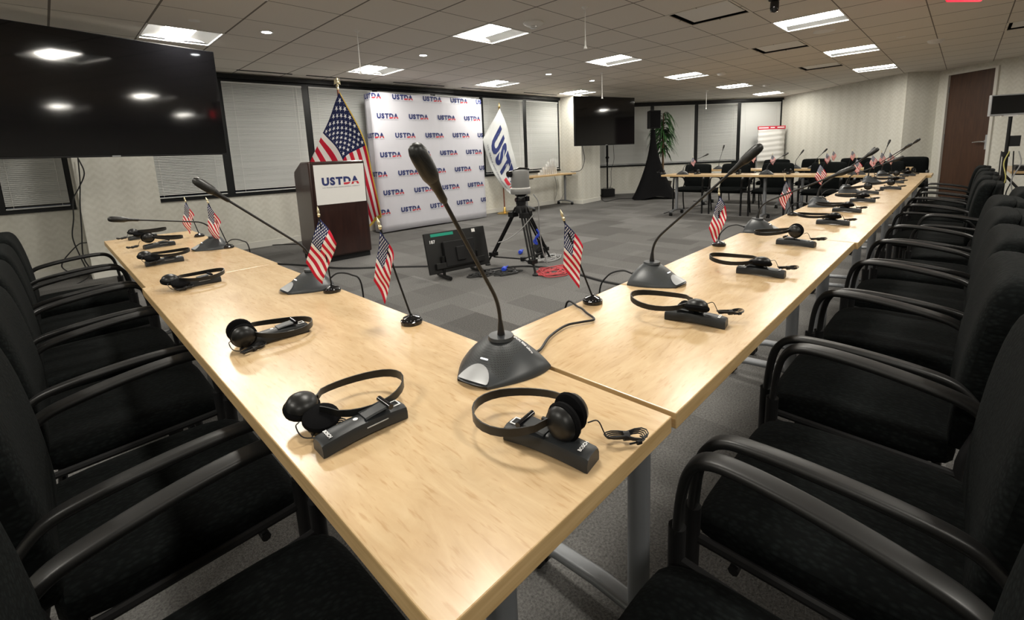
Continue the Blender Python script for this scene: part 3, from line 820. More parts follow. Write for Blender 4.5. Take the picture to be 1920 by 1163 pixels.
for k, y in enumerate([0.335, 0.98, 1.61, 2.22, 2.84, 3.50]):
    place_chair(-0.650 + (0, 0.0, -0.01, -0.02, -0.03, -0.04)[k], y, -math.pi / 2 + (rnd.uniform(-0.02, 0.02) if k else 0), 'black fabric armchair, ' + ORD[k] + ' from the camera along the left-hand tables', 'chairs along the left-hand tables')
for k, y in enumerate([3.30, 2.62, 1.95, 1.22, 0.52, -0.02][:5]):
    place_chair(7.86, y, math.pi / 2 + rnd.uniform(-0.06, 0.06), 'black fabric armchair facing the camera behind the far table, ' + ['first', 'second', 'third', 'fourth', 'fifth'][k] + ' from its left end', 'chairs behind the far tables')
for k, y in enumerate([3.1, 2.45, 1.75, 1.1, 0.35]):
    place_chair(9.75, y, math.pi / 2 + rnd.uniform(-0.06, 0.06), 'black fabric armchair in the rearmost row before the papered wall, ' + ['first', 'second', 'third', 'fourth', 'fifth'][k] + ' from the left', 'chairs in the rearmost row')

# ------------------------------------------------------------------ table flags
def flag_on_stick(name, base, top_off, H, F, label, amp=0.006, detail=12, fold=0.0, size=1.0):
    """base on the table; the stick leans by top_off; the cloth hangs from the stick's top with hoist vector H and fly vector F
    given along (camera right, up, toward camera)"""
    t = empty(name, base); tag(t, label, 'flag', 'small table flags')
    mb = MB(); mb.lathe([(0.030, 0), (0.031, 0.003), (0.031, 0.010), (0.027, 0.012), (0.025, 0.014), (0.024, 0.018), (0.015, 0.021), (0.006, 0.024), (0.004, 0.028)], 28); mb.build('stand', M['gloss_black'], t)
    top = Vector(top_off)
    mb = MB(); mb.tube([(0, 0, 0.02), top * 0.5 + Vector((0, 0, 0.005)), top], 0.0028, 8); mb.build('stick', M['matt_black'], t)
    d = top.normalized(); q = d.to_track_quat('Z', 'Y').to_matrix().to_4x4()
    mb = MB(); mb.lathe([(0.0028, -0.004), (0.005, 0.0), (0.0055, 0.005), (0.003, 0.009), (0.0048, 0.014), (0.0035, 0.022), (0.0005, 0.034)], 12, top, q); mb.build('finial', M['pale_gold'], t)
    R_ = Vector((RIGHT.x, RIGHT.y, 0)).normalized(); U = Vector((0, 0, 1)); Tn = Vector((-FWD.x, -FWD.y, 0)).normalized()
    def v3(a): return R_ * a[0] + U * a[1] + Tn * (a[2] if len(a) > 2 else 0)
    h, f = v3(H), v3(F); o = top - d * 0.008
    ph = rnd.uniform(0, 6)
    def fn(s_, t_):
        # s_ = fly 0..1 , t_ = hoist 0..1
        belly = math.sin(math.pi * t_) * 0.10 * (f.length)
        p = o + h * t_ + f * s_ * (1 - 0.10 * t_) + R_ * (fold * s_ * t_ * (1 - t_) * 0.1)
        w = amp * (0.25 + s_) * math.sin(5.0 * s_ + 7.5 * t_ + ph) + amp * 0.5 * math.sin(11 * t_ + ph)
        return p + Tn * (0.006 + w * 1.2) + U * (-0.012 * math.sin(math.pi * s_) * (1 - t_) * 0.5) + R_ * (0.010 * math.sin(math.pi * s_) * (1 - t_))
    mb = MB(); mb.grid(fn, detail, detail); mb.build('flag', M['flag_small'], t, solid=0.0006)
    return t
def px_to_vec(dx, dy, depth): return (dx * depth / 854.9, -dy * depth / 854.9)
FLG = [
 # base px, top px, HB, FT, FB px (absolute), label
 ((772, 606), (713, 428), (700, 520), (738, 478), 'leaning right of the front corner microphone stand, left of its base'),
 ((623, 547), (598, 405), (574, 488), (632, 452), 'beside the second microphone of the left-hand row, cloth spread wide'),
 ((428, 465), (390, 380), (390, 428), (413, 415), 'beside the far microphone of the left-hand row'),
 ((374, 444), (348, 378), (342, 416), (363, 402), 'at the far end of the left-hand row'),
 ((1111, 568), (1057, 412), (1054, 497), (1090, 455), 'leaning at the inner edge of the first right-hand table'),
 ((1348, 461), (1348, 365), (1328, 425), (1362, 400), 'standing upright at the second microphone of the right-hand row'),
 ((1486, 404), (1472, 338), (1459, 372), (1482, 360), 'beyond the third microphone of the right-hand row'),
]
T0 = Vector((0, 0, TZ))
near_labels = ['leaning stick flag of stripes and stars, between the corner microphone and the left-hand one', 'table flag with its cloth spread wide beside the lectern-side microphone', 'small table flag just right of the farthest left-hand microphone',
               'small table flag standing last on the left-hand tables', 'leaning table flag at the inner edge of the first right-hand table', 'upright table flag left of the long gooseneck at the right-hand row', 'table flag behind the long gooseneck, second along the right-hand inner edge']
for (b_, tp, hb, ft, _), lab in zip(FLG, near_labels):
    B = onz(*b_, TZ)
    n = Vector((FWD.x, FWD.y, 0)).normalized()
    T = at(*tp, B - n * 0.0, n)
    HBp, FTp = at(*hb, B, n), at(*ft, B, n)
    R_ = Vector((RIGHT.x, RIGHT.y, 0)).normalized()
    cv = lambda p: ((p - T).dot(R_), (p - T).z)
    flag_on_stick('table_flag', B, T - B, cv(HBp), cv(FTp), lab)
FAR = [((1541, 375), (1537, 318), 'small flag right of the crossing microphone stems, midway along the right-hand row'), ((1589, 350), (1598, 322), 'small flag hanging low before the third right-hand microphone from the far end'),
       ((1640, 335), (1636, 292), 'small flag beside the grey microphone base near the far corner'), ((1655, 327), (1653, 290), 'left one of the two crossed flags at the far corner'), ((1672, 326), (1669, 289), 'right one of the two crossed flags at the far corner'),
       ((1287, 323), (1297, 300), 'flag at the left end of the far crossing table'), ((1438, 323), (1446, 297), 'flag at the middle of the far crossing table'), ((1541, 323), (1549, 293), 'flag on the far crossing table before the rear chairs'),
       ((1401, 316), (1412, 289), 'flag on the rear table, just below the big microphone head'), ((1558, 315), (1562, 286), 'flag on the rear table, middle one'), ((1590, 315), (1597, 287), 'flag on the rear table, nearest the door side')]
for b_, tp, lab in FAR:
    B = onz(*b_, TZ); n = Vector((FWD.x, FWD.y, 0)).normalized(); T = at(*tp, B, n)
    off = T - B; k = 0.30 / max(off.length, 0.1); off = Vector((off.x * k, off.y * k, max(off.z * k, 0.27)))
    flag_on_stick('table_flag', B, off, (-0.035, -0.10), (0.060, -0.078), lab, detail=5)

# ------------------------------------------------------------------ gooseneck microphones
def mic_base_geo(root):
    """the unit points along -x (button side); width along y; tail at +x"""
    def sect(u):
        # u 0 nose .. 1 tail
        x = -0.075 + 0.150 * u
        w = 0.030 + 0.078 * math.sin(min(1, u * 1.15) * math.pi / 2) ** 0.9 if u < 0.87 else 0.108 - 0.02 * (u - 0.87) / 0.13
        w = 0.040 + (0.104 - 0.040) * math.sin(min(1.0, u * 1.1) * math.pi / 2)
        h = 0.010 + 0.060 * math.sin(min(1, u / 0.80) * math.pi / 2) ** 1.25
        if u > 0.85: h *= 1 - 0.25 * ((u - 0.85) / 0.15) ** 1.5
        return x, w, h
    def ring(u):
        x, w, h = sect(u); pts = []; n = 18
        pts.append((x, -w, 0.0)); 
        for k in range(n + 1):
            v = -1 + 2 * k / n
            a = abs(v)
            z = 0.006 + (h - 0.006) * (math.cos(a * math.pi / 2) ** 0.85 if a < 1 else 0)
            pts.append((x - 0.012 * (1 - a * a) * (1 if u < 0.2 else 0), w * v, z))
        pts.append((x, w, 0.0))
        return pts
    us = [0, 0.03, 0.08, 0.14, 0.20, 0.26, 0.34, 0.42, 0.5, 0.58, 0.66, 0.74, 0.82, 0.90, 0.96, 1.0]
    mb = MB(); rings = [ring(u) for u in us]; n = len(rings[0]); mb.loft(rings)
    # shell faces get the perforated finish on the crown
    o = mb.build('base', [M['mic_grey'], M['grille']], root, smooth=50)
    for p in o.data.polygons:
        c = p.center
        if -0.045 < c.x < 0.035 and abs(c.y) < 0.055 and p.normal.z > 0.3: p.material_index = 1
    mb = MB(); pts = []
    def surf(u, v):
        x, w, h = sect(u); a = abs(v); z = 0.006 + (h - 0.006) * math.cos(a * math.pi / 2) ** 0.85
        return Vector((x - 0.012 * (1 - a * a) * max(0, 1 - u / 0.2), w * v, z))
    mb.grid(lambda a, b__: surf(0.03 + 0.20 * a * (1 - (2 * b__ - 1) ** 2 * 0.9), (b__ * 2 - 1) * 0.84) + Vector((-0.0022, 0, 0.0030)), 8, 14, uv=False)
    mb.build('talk_button', M['silver'], o, smooth=60)
    mb = MB(); p = surf(0.30, 0.0); mb.sweep([p + Vector((0, -0.009, 0.0015)), p + Vector((0, 0.009, 0.0015))], rrect(0.004, 0.0025, 0.001, 2)); mb.build('light', M['led'], o)
    mb = MB(); mb.lathe([(0.030, 0.064), (0.028, 0.071), (0.012, 0.072)], 20, (0.035, 0, 0)); mb.build('collar', M['mic_grey'], o)
    mb = MB(); g = text_geo('DCN 900 ultro', 0.0085, 0.0002)
    mb.add([surf(0.80 + v[1] / 0.15, -0.26 - v[0] / 0.115) + Vector((0, 0, 0.0022)) for v in g[0]], g[1]); mb.build('lettering', M['print_white'], o, smooth=0)
    mb = MB(); mb.tube(bez([(0.072, 0.02, 0.02), (0.09, 0.022, 0.022), (0.10, 0.022, 0.02)], 4), 0.006, 8); mb.build('plug', M['black_plastic'], o)
    return o
def make_mic(loc, rz, tip, label, group, detail=True, cable=None):
    t = empty('gooseneck_microphone', loc, rz); tag(t, label, 'microphone', group)
    global mic0
    if mic0 is None: mic0 = mic_base_geo(t)
    else: copy_tree(mic0, t)
    inv = (Matrix.Translation(loc) @ Matrix.Rotation(rz, 4, 'Z')).inverted()
    T = inv @ Vector(tip); P0 = Vector((0.035, 0, 0.068)); P1 = P0 + Vector((0, 0, 0.035))
    dirn = (T - P1).normalized()
    side = Vector((dirn.x, dirn.y, 0))
    J = P0 + Vector((0, 0, 0.092)) + side * (0.02 + 0.05 * max(0, 0.9 - dirn.z))
    dj = (T - J).normalized()
    path = bez([P0, P0 + Vector((0, 0, 0.05)), J - dj * 0.02, J + dj * 0.03], 10)
    L = (T - path[-1]).length; d2 = (T - path[-1]).normalized()
    neck_end = T - d2 * 0.085
    pts = path + [path[-1].lerp(neck_end, 0.5), neck_end]
    mb = MB(); rr = [0.009, 0.0075, 0.006] + [0.0042] * (len(pts) - 3); mb.tube(pts, rr, 10)
    for q in (path[-1],): pass
    ne = mb.build('gooseneck', M['rubber'], t)
    q = d2.to_track_quat('Z', 'Y').to_matrix().to_4x4()
    mb = MB(); mb.lathe([(0.0045, -0.040), (0.0072, -0.034), (0.0078, -0.012), (0.0098, 0.006), (0.0118, 0.014), (0.0122, 0.018)], 14, neck_end, q); h = mb.build('mic_head', M['black_plastic'], t)
    mb = MB(); mb.lathe([(0.0120, 0.014), (0.0145, 0.022), (0.0154, 0.036), (0.0156, 0.062), (0.0148, 0.073), (0.0120, 0.082), (0.006, 0.087), (0.0005, 0.088)], 18, neck_end, q); mb.build('windscreen', M['mic_mesh'], h)
    return t
mic0 = None
PI = math.pi
Rm = 'microphones along the right-hand tables'; Lm = 'microphones along the left-hand tables'
make_mic((-0.085, 0.375, TZ), 0.18, (-0.306, 0.288, 1.228), 'grey discussion microphone at the front corner, its head nearest the camera', Lm)
make_mic((-0.085, 1.425, TZ), 0.0, (-0.37, 1.509, 1.17), 'grey discussion microphone, middle one on the left-hand tables, long stem leaning left', Lm)
make_mic((-0.105, 2.79, TZ), 0.0, (-0.52, 2.80, 0.965), 'grey discussion microphone farthest on the left-hand tables, stem nearly level', Lm)
RM = [((0.765, 0.405), (0.838, 0.118, 1.205), 'grey discussion microphone, first on the right-hand tables, head against the flip chart'), ((2.00, 0.42), (2.09, 0.05, 1.075), 'grey discussion microphone, second on the right-hand tables, stem crossing the striped flags'),
      ((3.27, 0.385), (3.37, 0.10, 1.145), 'grey discussion microphone, third on the right-hand tables'), ((4.44, 0.39), (4.5, 0.04, 1.05), 'grey discussion microphone, fourth on the right-hand tables, stem lying low'),
      ((5.76, 0.385), (5.50, 0.06, 1.15), 'grey discussion microphone, fifth on the right-hand tables'), ((6.85, 0.38), (6.60, 0.06, 1.195), 'grey discussion microphone, last on the right-hand tables, longest reach to the upper right')]
for (x, y), tip, lab in RM: make_mic((x, y, TZ), PI / 2, tip, lab, Rm)
for px, pz, tip, lab in [((1305, 324), 0, (1323, 289), 'grey microphone unit at the left of the far crossing table'), ((1455, 324), 0, (1474, 287), 'grey microphone unit at the middle of the far crossing table'), ((1622, 322), 0, (1638, 277), 'grey microphone unit near the far corner of the crossing table')]:
    B = onz(*px, TZ); B.x = 7.22; n = Vector((FWD.x, FWD.y, 0)).normalized(); T = at(*tip, B, n); T = T + Vector((0.12, 0, 0))
    make_mic(B, PI, T, lab, 'microphones on the far crossing table')
for px, tip, lab in [((1358, 316), (1358, 272), 'upright microphone on the rear table, leftmost, before the far blinds'), ((1503, 314), (1507, 281), 'upright microphone on the rear table, middle'), ((1546, 312), (1551, 279), 'leaning microphone on the rear table'), ((1660, 312), (1669, 262), 'leaning microphone on the rear table, beside the door-side chairs')]:
    B = onz(*px, TZ); B.x = 9.05; n = Vector((FWD.x, FWD.y, 0)).normalized(); T = at(*tip, B, n)
    make_mic(B, PI, T, lab, 'microphones on the rear table')
# cables from the near units
def cable(name, pts, r, m, label, cat='cable', n=8, group=None):
    mb = MB(); mb.tube(smoothpath(pts, 6), r, n); o = mb.build(name, M[m]); tag(o, label, cat, group); return o
cable('microphone_cable', [(-0.01, 0.36, .757)] + [onz(x, y, .744) for x, y in ((1010, 658), (1030, 632), (1060, 611), (1090, 604), (1114, 599), (1100, 587), (1085, 576))] + [onz(1074, 563, .742) + Vector((0.0, 0.03, -0.03)), onz(1074, 563, .74) + Vector((0.0, 0.035, -0.3))], 0.0033, 'rubber', 'black cable from the corner microphone looping off the table edge')
for k, (x, y) in enumerate([(0.765, 0.405), (2.0, 0.42), (3.27, 0.385), (4.44, 0.39)]):
    cable('microphone_cable', [(x - 0.02, y + 0.10, .757), (x - 0.03, y + 0.14, .765), (x - 0.05, y + 0.19, .74), (x - 0.06, y + 0.22, .66), (x - 0.03, y + 0.22, .40)], 0.0033, 'rubber', f'black cable dropping off the table behind the {["first", "second", "third", "fourth"][k]} right-hand microphone', group='microphone cables', n=6)
for k, (x, y) in enumerate([(-0.085, 1.425), (-0.105, 2.79)]):
    cable('microphone_cable', [(x + 0.09, y - 0.02, .757), (x + 0.12, y - 0.03, .775), (x + 0.16, y - 0.06, .765), (x + 0.19, y - 0.08, .72), (x + 0.19, y - 0.08, .5)], 0.0033, 'rubber', f'black cable dropping off the left-hand table behind the {["middle", "far"][k]} microphone', group='microphone cables', n=6)

# ------------------------------------------------------------------ receivers and headphones
def make_receiver():
    """long axis x, brand end at -x"""
    t = empty('interpretation_receiver')
    mb = MB(); rings = []
    for x in (-0.078, -0.074, -0.05, -0.02, 0.01, 0.04, 0.074, 0.078):
        u = (x + 0.078) / 0.156; lift = 0.006 * math.sin(math.pi * u); w = 0.0215 - (0.0015 if abs(x) > 0.076 else 0); h = 0.0245 - (0.002 if abs(x) > 0.076 else 0)
        rings.append([(x, -w, lift), (x, w, lift), (x, w, h * 0.55 + lift), (x, w * 0.85, h * 0.86 + lift), (x, w * 0.45, h + lift), (x, -w * 0.45, h + lift), (x, -w * 0.85, h * 0.86 + lift), (x, -w, h * 0.55 + lift)])
    mb.loft(rings); b_ = mb.build('body', M['receiver'], t, smooth=35)
    mb = MB(); mb.sweep([(0.0, 0, 0.0315), (0.02, 0, 0.034), (0.045, 0, 0.036)], [(-0.017, -0.001), (0.017, -0.001), (0.014, 0.0012), (-0.014, 0.0012)], up=(0, 0, 1)); mb.build('belt_clip', M['receiver'], t, smooth=0)
    mb = MB(); mb.tube([(0.045, -0.022, 0.037), (0.045, 0.022, 0.037)], 0.005, 12); mb.build('clip_hinge', M['gloss_black'], t)
    mb = MB()
    for c, d in (((0.063, 0.0085, 0), (0.0145, 0.0018, 0.0008)), ((0.063, -0.0085, 0), (0.0145, 0.0018, 0.0008)), ((0.0560, 0, 0), (0.0018, 0.0185, 0.0008)), ((0.0700, 0, 0), (0.0018, 0.0185, 0.0008))): mb.box((c[0], c[1], 0.0275), d)
    mb.build('display_outline', M['print_white'], t, smooth=0)
    mb = MB(); mb.lathe([(0.0042, 0), (0.0042, 0.001), (0.0005, 0.0012)], 14, (-0.012, 0.0, 0.0302)); mb.build('badge', M['print_white'], t)
    mb = MB(); g = text_geo('BOSCH', 0.0085, 0.0002); wg = width(g)
    mb.add([(-0.064 + v[1], wg / 2 - v[0], 0.0272) for v in g[0]], g[1]); mb.build('lettering', M['print_white'], t, smooth=0)
    mb = MB(); mb.box((0.018, -0.0222, 0.0185), (0.040, 0.001, 0.0016)); mb.build('side_strip', M['silver'], t, smooth=0)
    return t
def make_headphones(tilt=0.10, cup_h=0.045, spread=0.022, near=False, flat=False, cables=True):
    """cups near the origin, band loops out along +x"""
    t = empty('headphones')
    a, b_ = 0.085, 0.068
    pts = []
    for k in range(0, 25):
        th = math.radians(-158 + 316 * k / 24)
        x = 0.085 + a * math.cos(th); y = b_ * math.sin(th)
        if x < 0.02: y *= 0.75
        z = cup_h - (x) * tilt + 0.004 * math.cos(th * 2)
        pts.append(Vector((x, y, max(z, 0.010))))
    wid = [0.7 + 0.35 * math.sin(math.pi * k / 24) for k in range(25)]
    mb = MB(); rings = []
    for i, (p, aa, u, tt) in enumerate(mb.frames(pts, (0, 0, 1))):
        hw = 0.0055 + 0.0025 * math.sin(math.pi * i / 24)
        rings.append([p + aa * 0.0012 + u * hw, p - aa * 0.0012 + u * hw, p - aa * 0.0012 - u * hw, p + aa * 0.0012 - u * hw])
    mb.loft(rings); mb.build('headband', M['black_plastic'], t, smooth=30)
    for s in (-1, 1):
        c = Vector((-0.004, s * spread, cup_h - 0.004))
        R_ = Matrix.Rotation(-s * math.pi / 2, 4, 'X') @ Matrix.Rotation(0.25 * s, 4, 'Y')
        if flat:
            c = Vector((-0.004 - 0.010 * s, s * 0.022, cup_h - 0.008 + s * 0.008))
            R_ = Matrix.Rotation(0.30, 4, 'X') @ (Matrix() if s > 0 else Matrix.Rotation(math.pi, 4, 'X'))
        mb = MB(); mb.lathe([(0.026, 0.0), (0.028, 0.003), (0.025, 0.011), (0.017, 0.017), (0.007, 0.020), (0.0005, 0.0205)], 22, c, R_)
        mb.box(c + Vector((0.016, s * 0.008, 0)), (0.030, 0.006, 0.012))
        e = mb.build('ear_cup', M['black_plastic'], t)
        mb = MB(); mb.lathe([(0.011, -0.013), (0.023, -0.013), (0.0305, -0.009), (0.0320, -0.003), (0.029, 0.002), (0.012, 0.002)], 22, c, R_); mb.build('foam_pad', M['foam'], e)
        mb = MB(); mb.lathe([(0.009, 0.0), (0.010, -0.0135), (0.0005, -0.0138)], 14, c, R_)
    if cables:
        c0 = Vector((0.012, -0.052, 0.004)) if near else Vector((-0.085, -0.05, 0.004))
        mb = MB(); mb.tube(smoothpath([(-0.03, -0.022, 0.03), (-0.038, -0.034, 0.030), (-0.03, -0.045, 0.012), c0 + Vector((-0.012, 0.0, 0))] if near else [(-0.03, -0.022, 0.03), (-0.045, -0.028, 0.034), (-0.055, -0.03, 0.015), (-0.06, -0.035, 0.003), (-0.07, -0.045, 0.002)], 5), 0.0011, 6)
        for k in range(4):
            pp = []
            for q in range(17):
                th = 2 * PI * q / 16; r1 = 0.030 + 0.003 * k
                x_ = r1 * math.cos(th); y_ = (0.009 + 0.002 * k) * math.sin(th) * (0.35 + abs(math.cos(th)))
                pp.append(c0 + Vector((x_ * 0.8 - 0.3 * y_, y_ + 0.45 * x_, 0.002 * k + 0.002 * math.sin(th * 2))))
            mb.tube(pp, 0.0012, 6)
        mb.tube([c0 + Vector((-0.004, -0.003, 0.002)), c0 + Vector((0.004, 0.003, 0.002))], 0.0075, 10)
        mb.tube(smoothpath([c0 + Vector((-0.02, -0.01, 0.002)), c0 + Vector((-0.03, 0.0, 0.006)), c0 + Vector((-0.025, 0.012, 0.006))], 4), 0.0012, 6)
        mb.build('cable', M['rubber'], t)
        mb = MB(); mb.tube([c0 + Vector((-0.027, 0.010, 0.006)), c0 + Vector((-0.022, 0.016, 0.006))], 0.0035, 8); mb.tube([c0 + Vector((-0.024, 0.012, 0.006)), c0 + Vector((-0.012, 0.022, 0.005))], 0.0015, 8); mb.build('plug', M['black_plastic'], t)
    return t
rec0 = None; hp = {}
def place_set(rx, ry, ra, hx, hy, ha, hz, var, where, group, mirror=False):
    """receiver at rx, ry with its brand end pointing to ra + 180; headphones at hx, hy"""
    global rec0
    rec0 = r = make_receiver() if rec0 is None else copy_tree(rec0)
    r.location = (rx, ry, TZ + 0.0005); r.rotation_euler = (0, 0, ra); tag(r, f'flat black receiver {where}', 'receiver', group + ' receivers')
    if var not in hp: hp[var] = h = make_headphones(*HV[var])
    else: h = copy_tree(hp[var])
    h.location = (hx, hy, TZ + hz); h.rotation_euler = (0, 0, ha); tag(h, f'black headphones {where}', 'headphones', group + ' headphones')
    return r, h
HV = {'stand': (0.16, 0.050, 0.020), 'flat': (0.02, 0.034, 0.024, False, True), 'open': (0.12, 0.042, 0.030), 'open_near': (0.12, 0.042, 0.030, True), 'flat_near': (0.02, 0.036, 0.024, True, True)}
Lg, Rg = 'left-hand', 'right-hand'
place_set(-0.213, 0.108, 1.72, -0.188, 0.094, 1.82, 0.006, 'stand', 'in the front corner under the front microphone', Lg)
place_set(-0.392, 0.382, -0.02, -0.440, 0.470, -0.12, 0.0, 'flat_near', 'left of the front corner, at the outer edge of the left-hand table', Lg)
place_set(-0.335, 0.972, -0.03, -0.412, 0.985, -0.12, 0.0, 'open_near', 'third from the camera on the left-hand tables', Lg)
place_set(-0.345, 1.845, 0.10, -0.415, 1.845, 0.12, 0.004, 'flat_near', 'fourth from the camera on the left-hand tables', Lg)
place_set(-0.355, 2.51, 0.0, -0.41, 2.53, 0.05, 0.014, 'flat_near', 'fifth from the camera on the left-hand tables', Lg)
place_set(-0.285, 3.15, 0.15, -0.33, 3.16, 0.0, 0.02, 'stand', 'sixth from the camera on the left-hand tables', Lg)
place_set(-0.30, 3.70, 0.15, -0.33, 3.71, 0.05, 0.018, 'flat', 'at the far end of the left-hand tables', Lg)
RS = [(0.465, 0.155, 'flat'), (1.06, 0.165, 'flat'), (1.68, 0.195, 'stand'), (2.40, 0.175, 'flat'), (3.0, 0.20, 'flat'), (3.66, 0.20, 'flat'), (4.33, 0.25, 'stand'), (4.84, 0.14, 'stand'), (5.65, 0.18, 'flat'), (6.30, 0.22, 'stand'), (6.9, 0.16, 'flat')]
for k, (x, y, v) in enumerate(RS):
    a = PI / 2 + rnd.uniform(-0.12, 0.12) + (0.12 if k == 0 else 0)
    place_set(x, y, a, x - 0.005, y + 0.005, PI / 2 + 0.12 + rnd.uniform(-0.1, 0.1), 0.024 if v != 'flat' else 0.02, v, ORD[k] + ' from the camera along the right-hand tables', Rg)
for k, (px, lab) in enumerate([((1272, 323), 'at the left end of the far crossing table'), ((1333, 323), 'second from the left on the far crossing table'), ((1412, 322), 'third from the left on the far crossing table'), ((1500, 322), 'fourth from the left on the far crossing table'), ((1712, 323), 'on the far corner of the crossing table')]):
    B = onz(*px, TZ); B.x = 7.25
    place_set(B.x + 0.05, B.y, PI + rnd.uniform(-.2, .2), B.x, B.y, PI + rnd.uniform(-0.3, 0.3), 0.02, 'open', lab, 'far')
for k, (px, lab) in enumerate([((1404, 315), 'at the left of the rear table'), ((1480, 313), 'middle of the rear table'), ((1553, 313), 'on the rear table beside a small flag')]):
    B = onz(*px, TZ); B.x = 9.05
    place_set(B.x + 0.05, B.y, PI, B.x, B.y, PI, 0.02, 'open', lab, 'rear')

# ------------------------------------------------------------------ screens
def make_screen(name, Lp, Rp, z0, z1, label, text=True, depth=0.06):
    L, R_ = Vector((*Lp, 0)), Vector((*Rp, 0)); d = (R_ - L); w = d.length; rz = math.atan2(d.y, d.x); c = (L + R_) / 2
    t = empty(name, (c.x, c.y, z0), rz); tag(t, label, 'television'); h = z1 - z0
    mb = MB(); mb.box((0, depth / 2 + 0.004, h / 2), (w, depth, h)); mb.build('casing', M['matt_black'], t, smooth=0, bevel=0.004)
    mb = MB(); mb.box((0, 0.002, h / 2 + 0.004), (w - 0.016, 0.006, h - 0.026)); mb.build('display', M['screen'], t, smooth=0)
    mb = MB(); mb.box((0, -0.004, 0.006), (0.06, 0.006, 0.008)); mb.build('badge', M['silver'], t, smooth=0)
    mb = MB(); mb.box((0, depth + 0.03, h / 2), (0.5, 0.06, 0.4)); mb.build('wall_bracket', M['matt_black'], t, smooth=0)
    return t
make_screen('television', (-1.17, 4.885), (0.69, 5.30), 1.335, 2.385, 'huge black flat screen hanging at the upper left of the photo')
make_screen('television', (7.30, 5.60), (8.93, 5.13), 1.33, 2.37, 'large black flat screen in front of the far wall column')
# its floor stand, mostly hidden behind the screen
t = empty('screen_stand', (-0.27, 5.55, 0)); tag(t, 'dark floor stand carrying the huge left screen', 'stand')
mb = MB(); mb.tube([(0, -0.25, 2.0), (0, 0.9, 2.0)], 0.03, 10); mb.build('wall_arm', M['matt_black'], t)
P = Vector((10.02, 6.57, 0))
t = empty('screen_stand', P); tag(t, 'thin black pole stand with clamp below the far screen', 'stand')
mb = MB(); mb.tube([(0, 0, 0.02), (0, 0, 0.95)], 0.022, 10); mb.build('lower_pole', M['matt_black'], t)
mb = MB(); mb.tube([(0, 0, 0.9), (0, 0, 1.55)], 0.03, 10); mb.lathe([(0.045, 1.0), (0.05, 1.03), (0.03, 1.06)], 12); mb.build('upper_pole', M['matt_black'], t)
mb = MB(); mb.lathe([(0.15, 0), (0.15, 0.015), (0.02, 0.025)], 20); mb.build('base_plate', M['matt_black'], t)
P = onz(1139, 369, 0)
t = empty('equipment_box', (P.x + 0.02, P.y, 0), -0.75); tag(t, 'black equipment box on the floor under the far screen', 'box')
mb = MB(); mb.box((0, 0, 0.11), (0.32, 0.22, 0.20)); mb.build('body', M['matt_black'], t, smooth=0, bevel=0.006)
mb = MB(); mb.tube(smoothpath([(-0.12, 0, 0.21), (-0.10, 0, 0.235), (0.10, 0, 0.235), (0.12, 0, 0.21)], 4), 0.006, 8); mb.build('handle', M['black_plastic'], t)

# hanging cables at the left screen
cable('hanging_cable', [at(x, y, (0, 6.6, 0), (0, 1, 0)) for x, y in ((146, 296), (150, 340), (150, 380), (153, 430), (156, 480), (170, 505))], 0.006, 'rubber', 'straight black cable hanging from the left screen beside the wall column')
cable('hanging_cable', [at(x, y, (0, 6.55, 0), (0, 1, 0)) for x, y in ((147, 298), (158, 325), (148, 352), (137, 375), (138, 410), (136, 445), (150, 480), (162, 505), (165, 520), (140, 535))], 0.006, 'rubber', 'looping black cable hanging from the left screen, crossing the straight one')
cable('hanging_cable', [at(x, y, (0, 6.58, 0), (0, 1, 0)) for x, y in ((163, 455), (148, 458), (130, 475), (117, 493), (120, 505), (150, 520))], 0.006, 'rubber', 'short black cable ending in a plug at the wall column')
cable('hanging_cable', [at(x, y, (8.0, 5.9, 0), (0.7, 0.7, 0)) for x, y in ((1091, 270), (1094, 285), (1096, 300), (1090, 318), (1078, 322), (1070, 322))], 0.007, 'rubber', 'black cable from the far screen draped onto the side table')
for k, ps in enumerate([((1040, 330), (1043, 345), (1044, 360), (1040, 376)), ((1063, 328), (1061, 350), (1056, 366), (1048, 379))]):
    cable('hanging_cable', [at(x, y, (7.9, 6.5, 0), (0.5, 0.86, 0)) for x, y in ps], 0.006, 'grey_cable', 'grey cable hanging under the side table, ' + ['left one', 'right one'][k])
cable('hanging_cable', [at(x, y, (9.6, 6.2, 0), (0.7, 0.7, 0)) for x, y in ((1150, 272), (1151, 300), (1146, 320), (1146, 345), (1142, 356))], 0.006, 'rubber', 'thin black cable beside the pole under the far screen')

# ------------------------------------------------------------------ lectern
LL, LR = Vector((1.43, 5.085, 0)), Vector((2.12, 5.035, 0)); d = (LR - LL).normalized(); rz = math.atan2(d.y, d.x); w = (LR - LL).length; c = (LL + LR) / 2
t = empty('lectern', (c.x, c.y, 0), rz); tag(t, 'dark wooden lectern with a white agency sign on its front', 'lectern')
mb = MB(); hw = w / 2; wt = hw - 0.005
prof = [(0.0, 0.06), (0.0, 1.22), (0.30, 1.22), (0.57, 1.115), (0.59, 1.06), (0.59, 0.06)]
mb.add([(-wt, y, z) for y, z in prof] + [(wt, y, z) for y, z in prof], [tuple(reversed(range(6))), tuple(range(6, 12))] + [(i, (i + 1) % 6, 6 + (i + 1) % 6, 6 + i) for i in range(6)])
mb.build('body', M['lectern_wood'], t, smooth=40, bevel=0.022, seg=4)
mb = MB(); mb.box((0, -0.004, 0.645), (w - 0.07, 0.012, 1.13)); mb.build('front_panel', M['lectern_wood'], t, smooth=0, bevel=0.008)
mb = MB(); mb.box((0, 0.30, 0.03), (w - 0.05, 0.55, 0.06)); mb.build('plinth', M['matt_black'], t, smooth=0)
sg = MB(); SW, SH = 0.605, 0.47; cx, cz = 0.012, 0.945
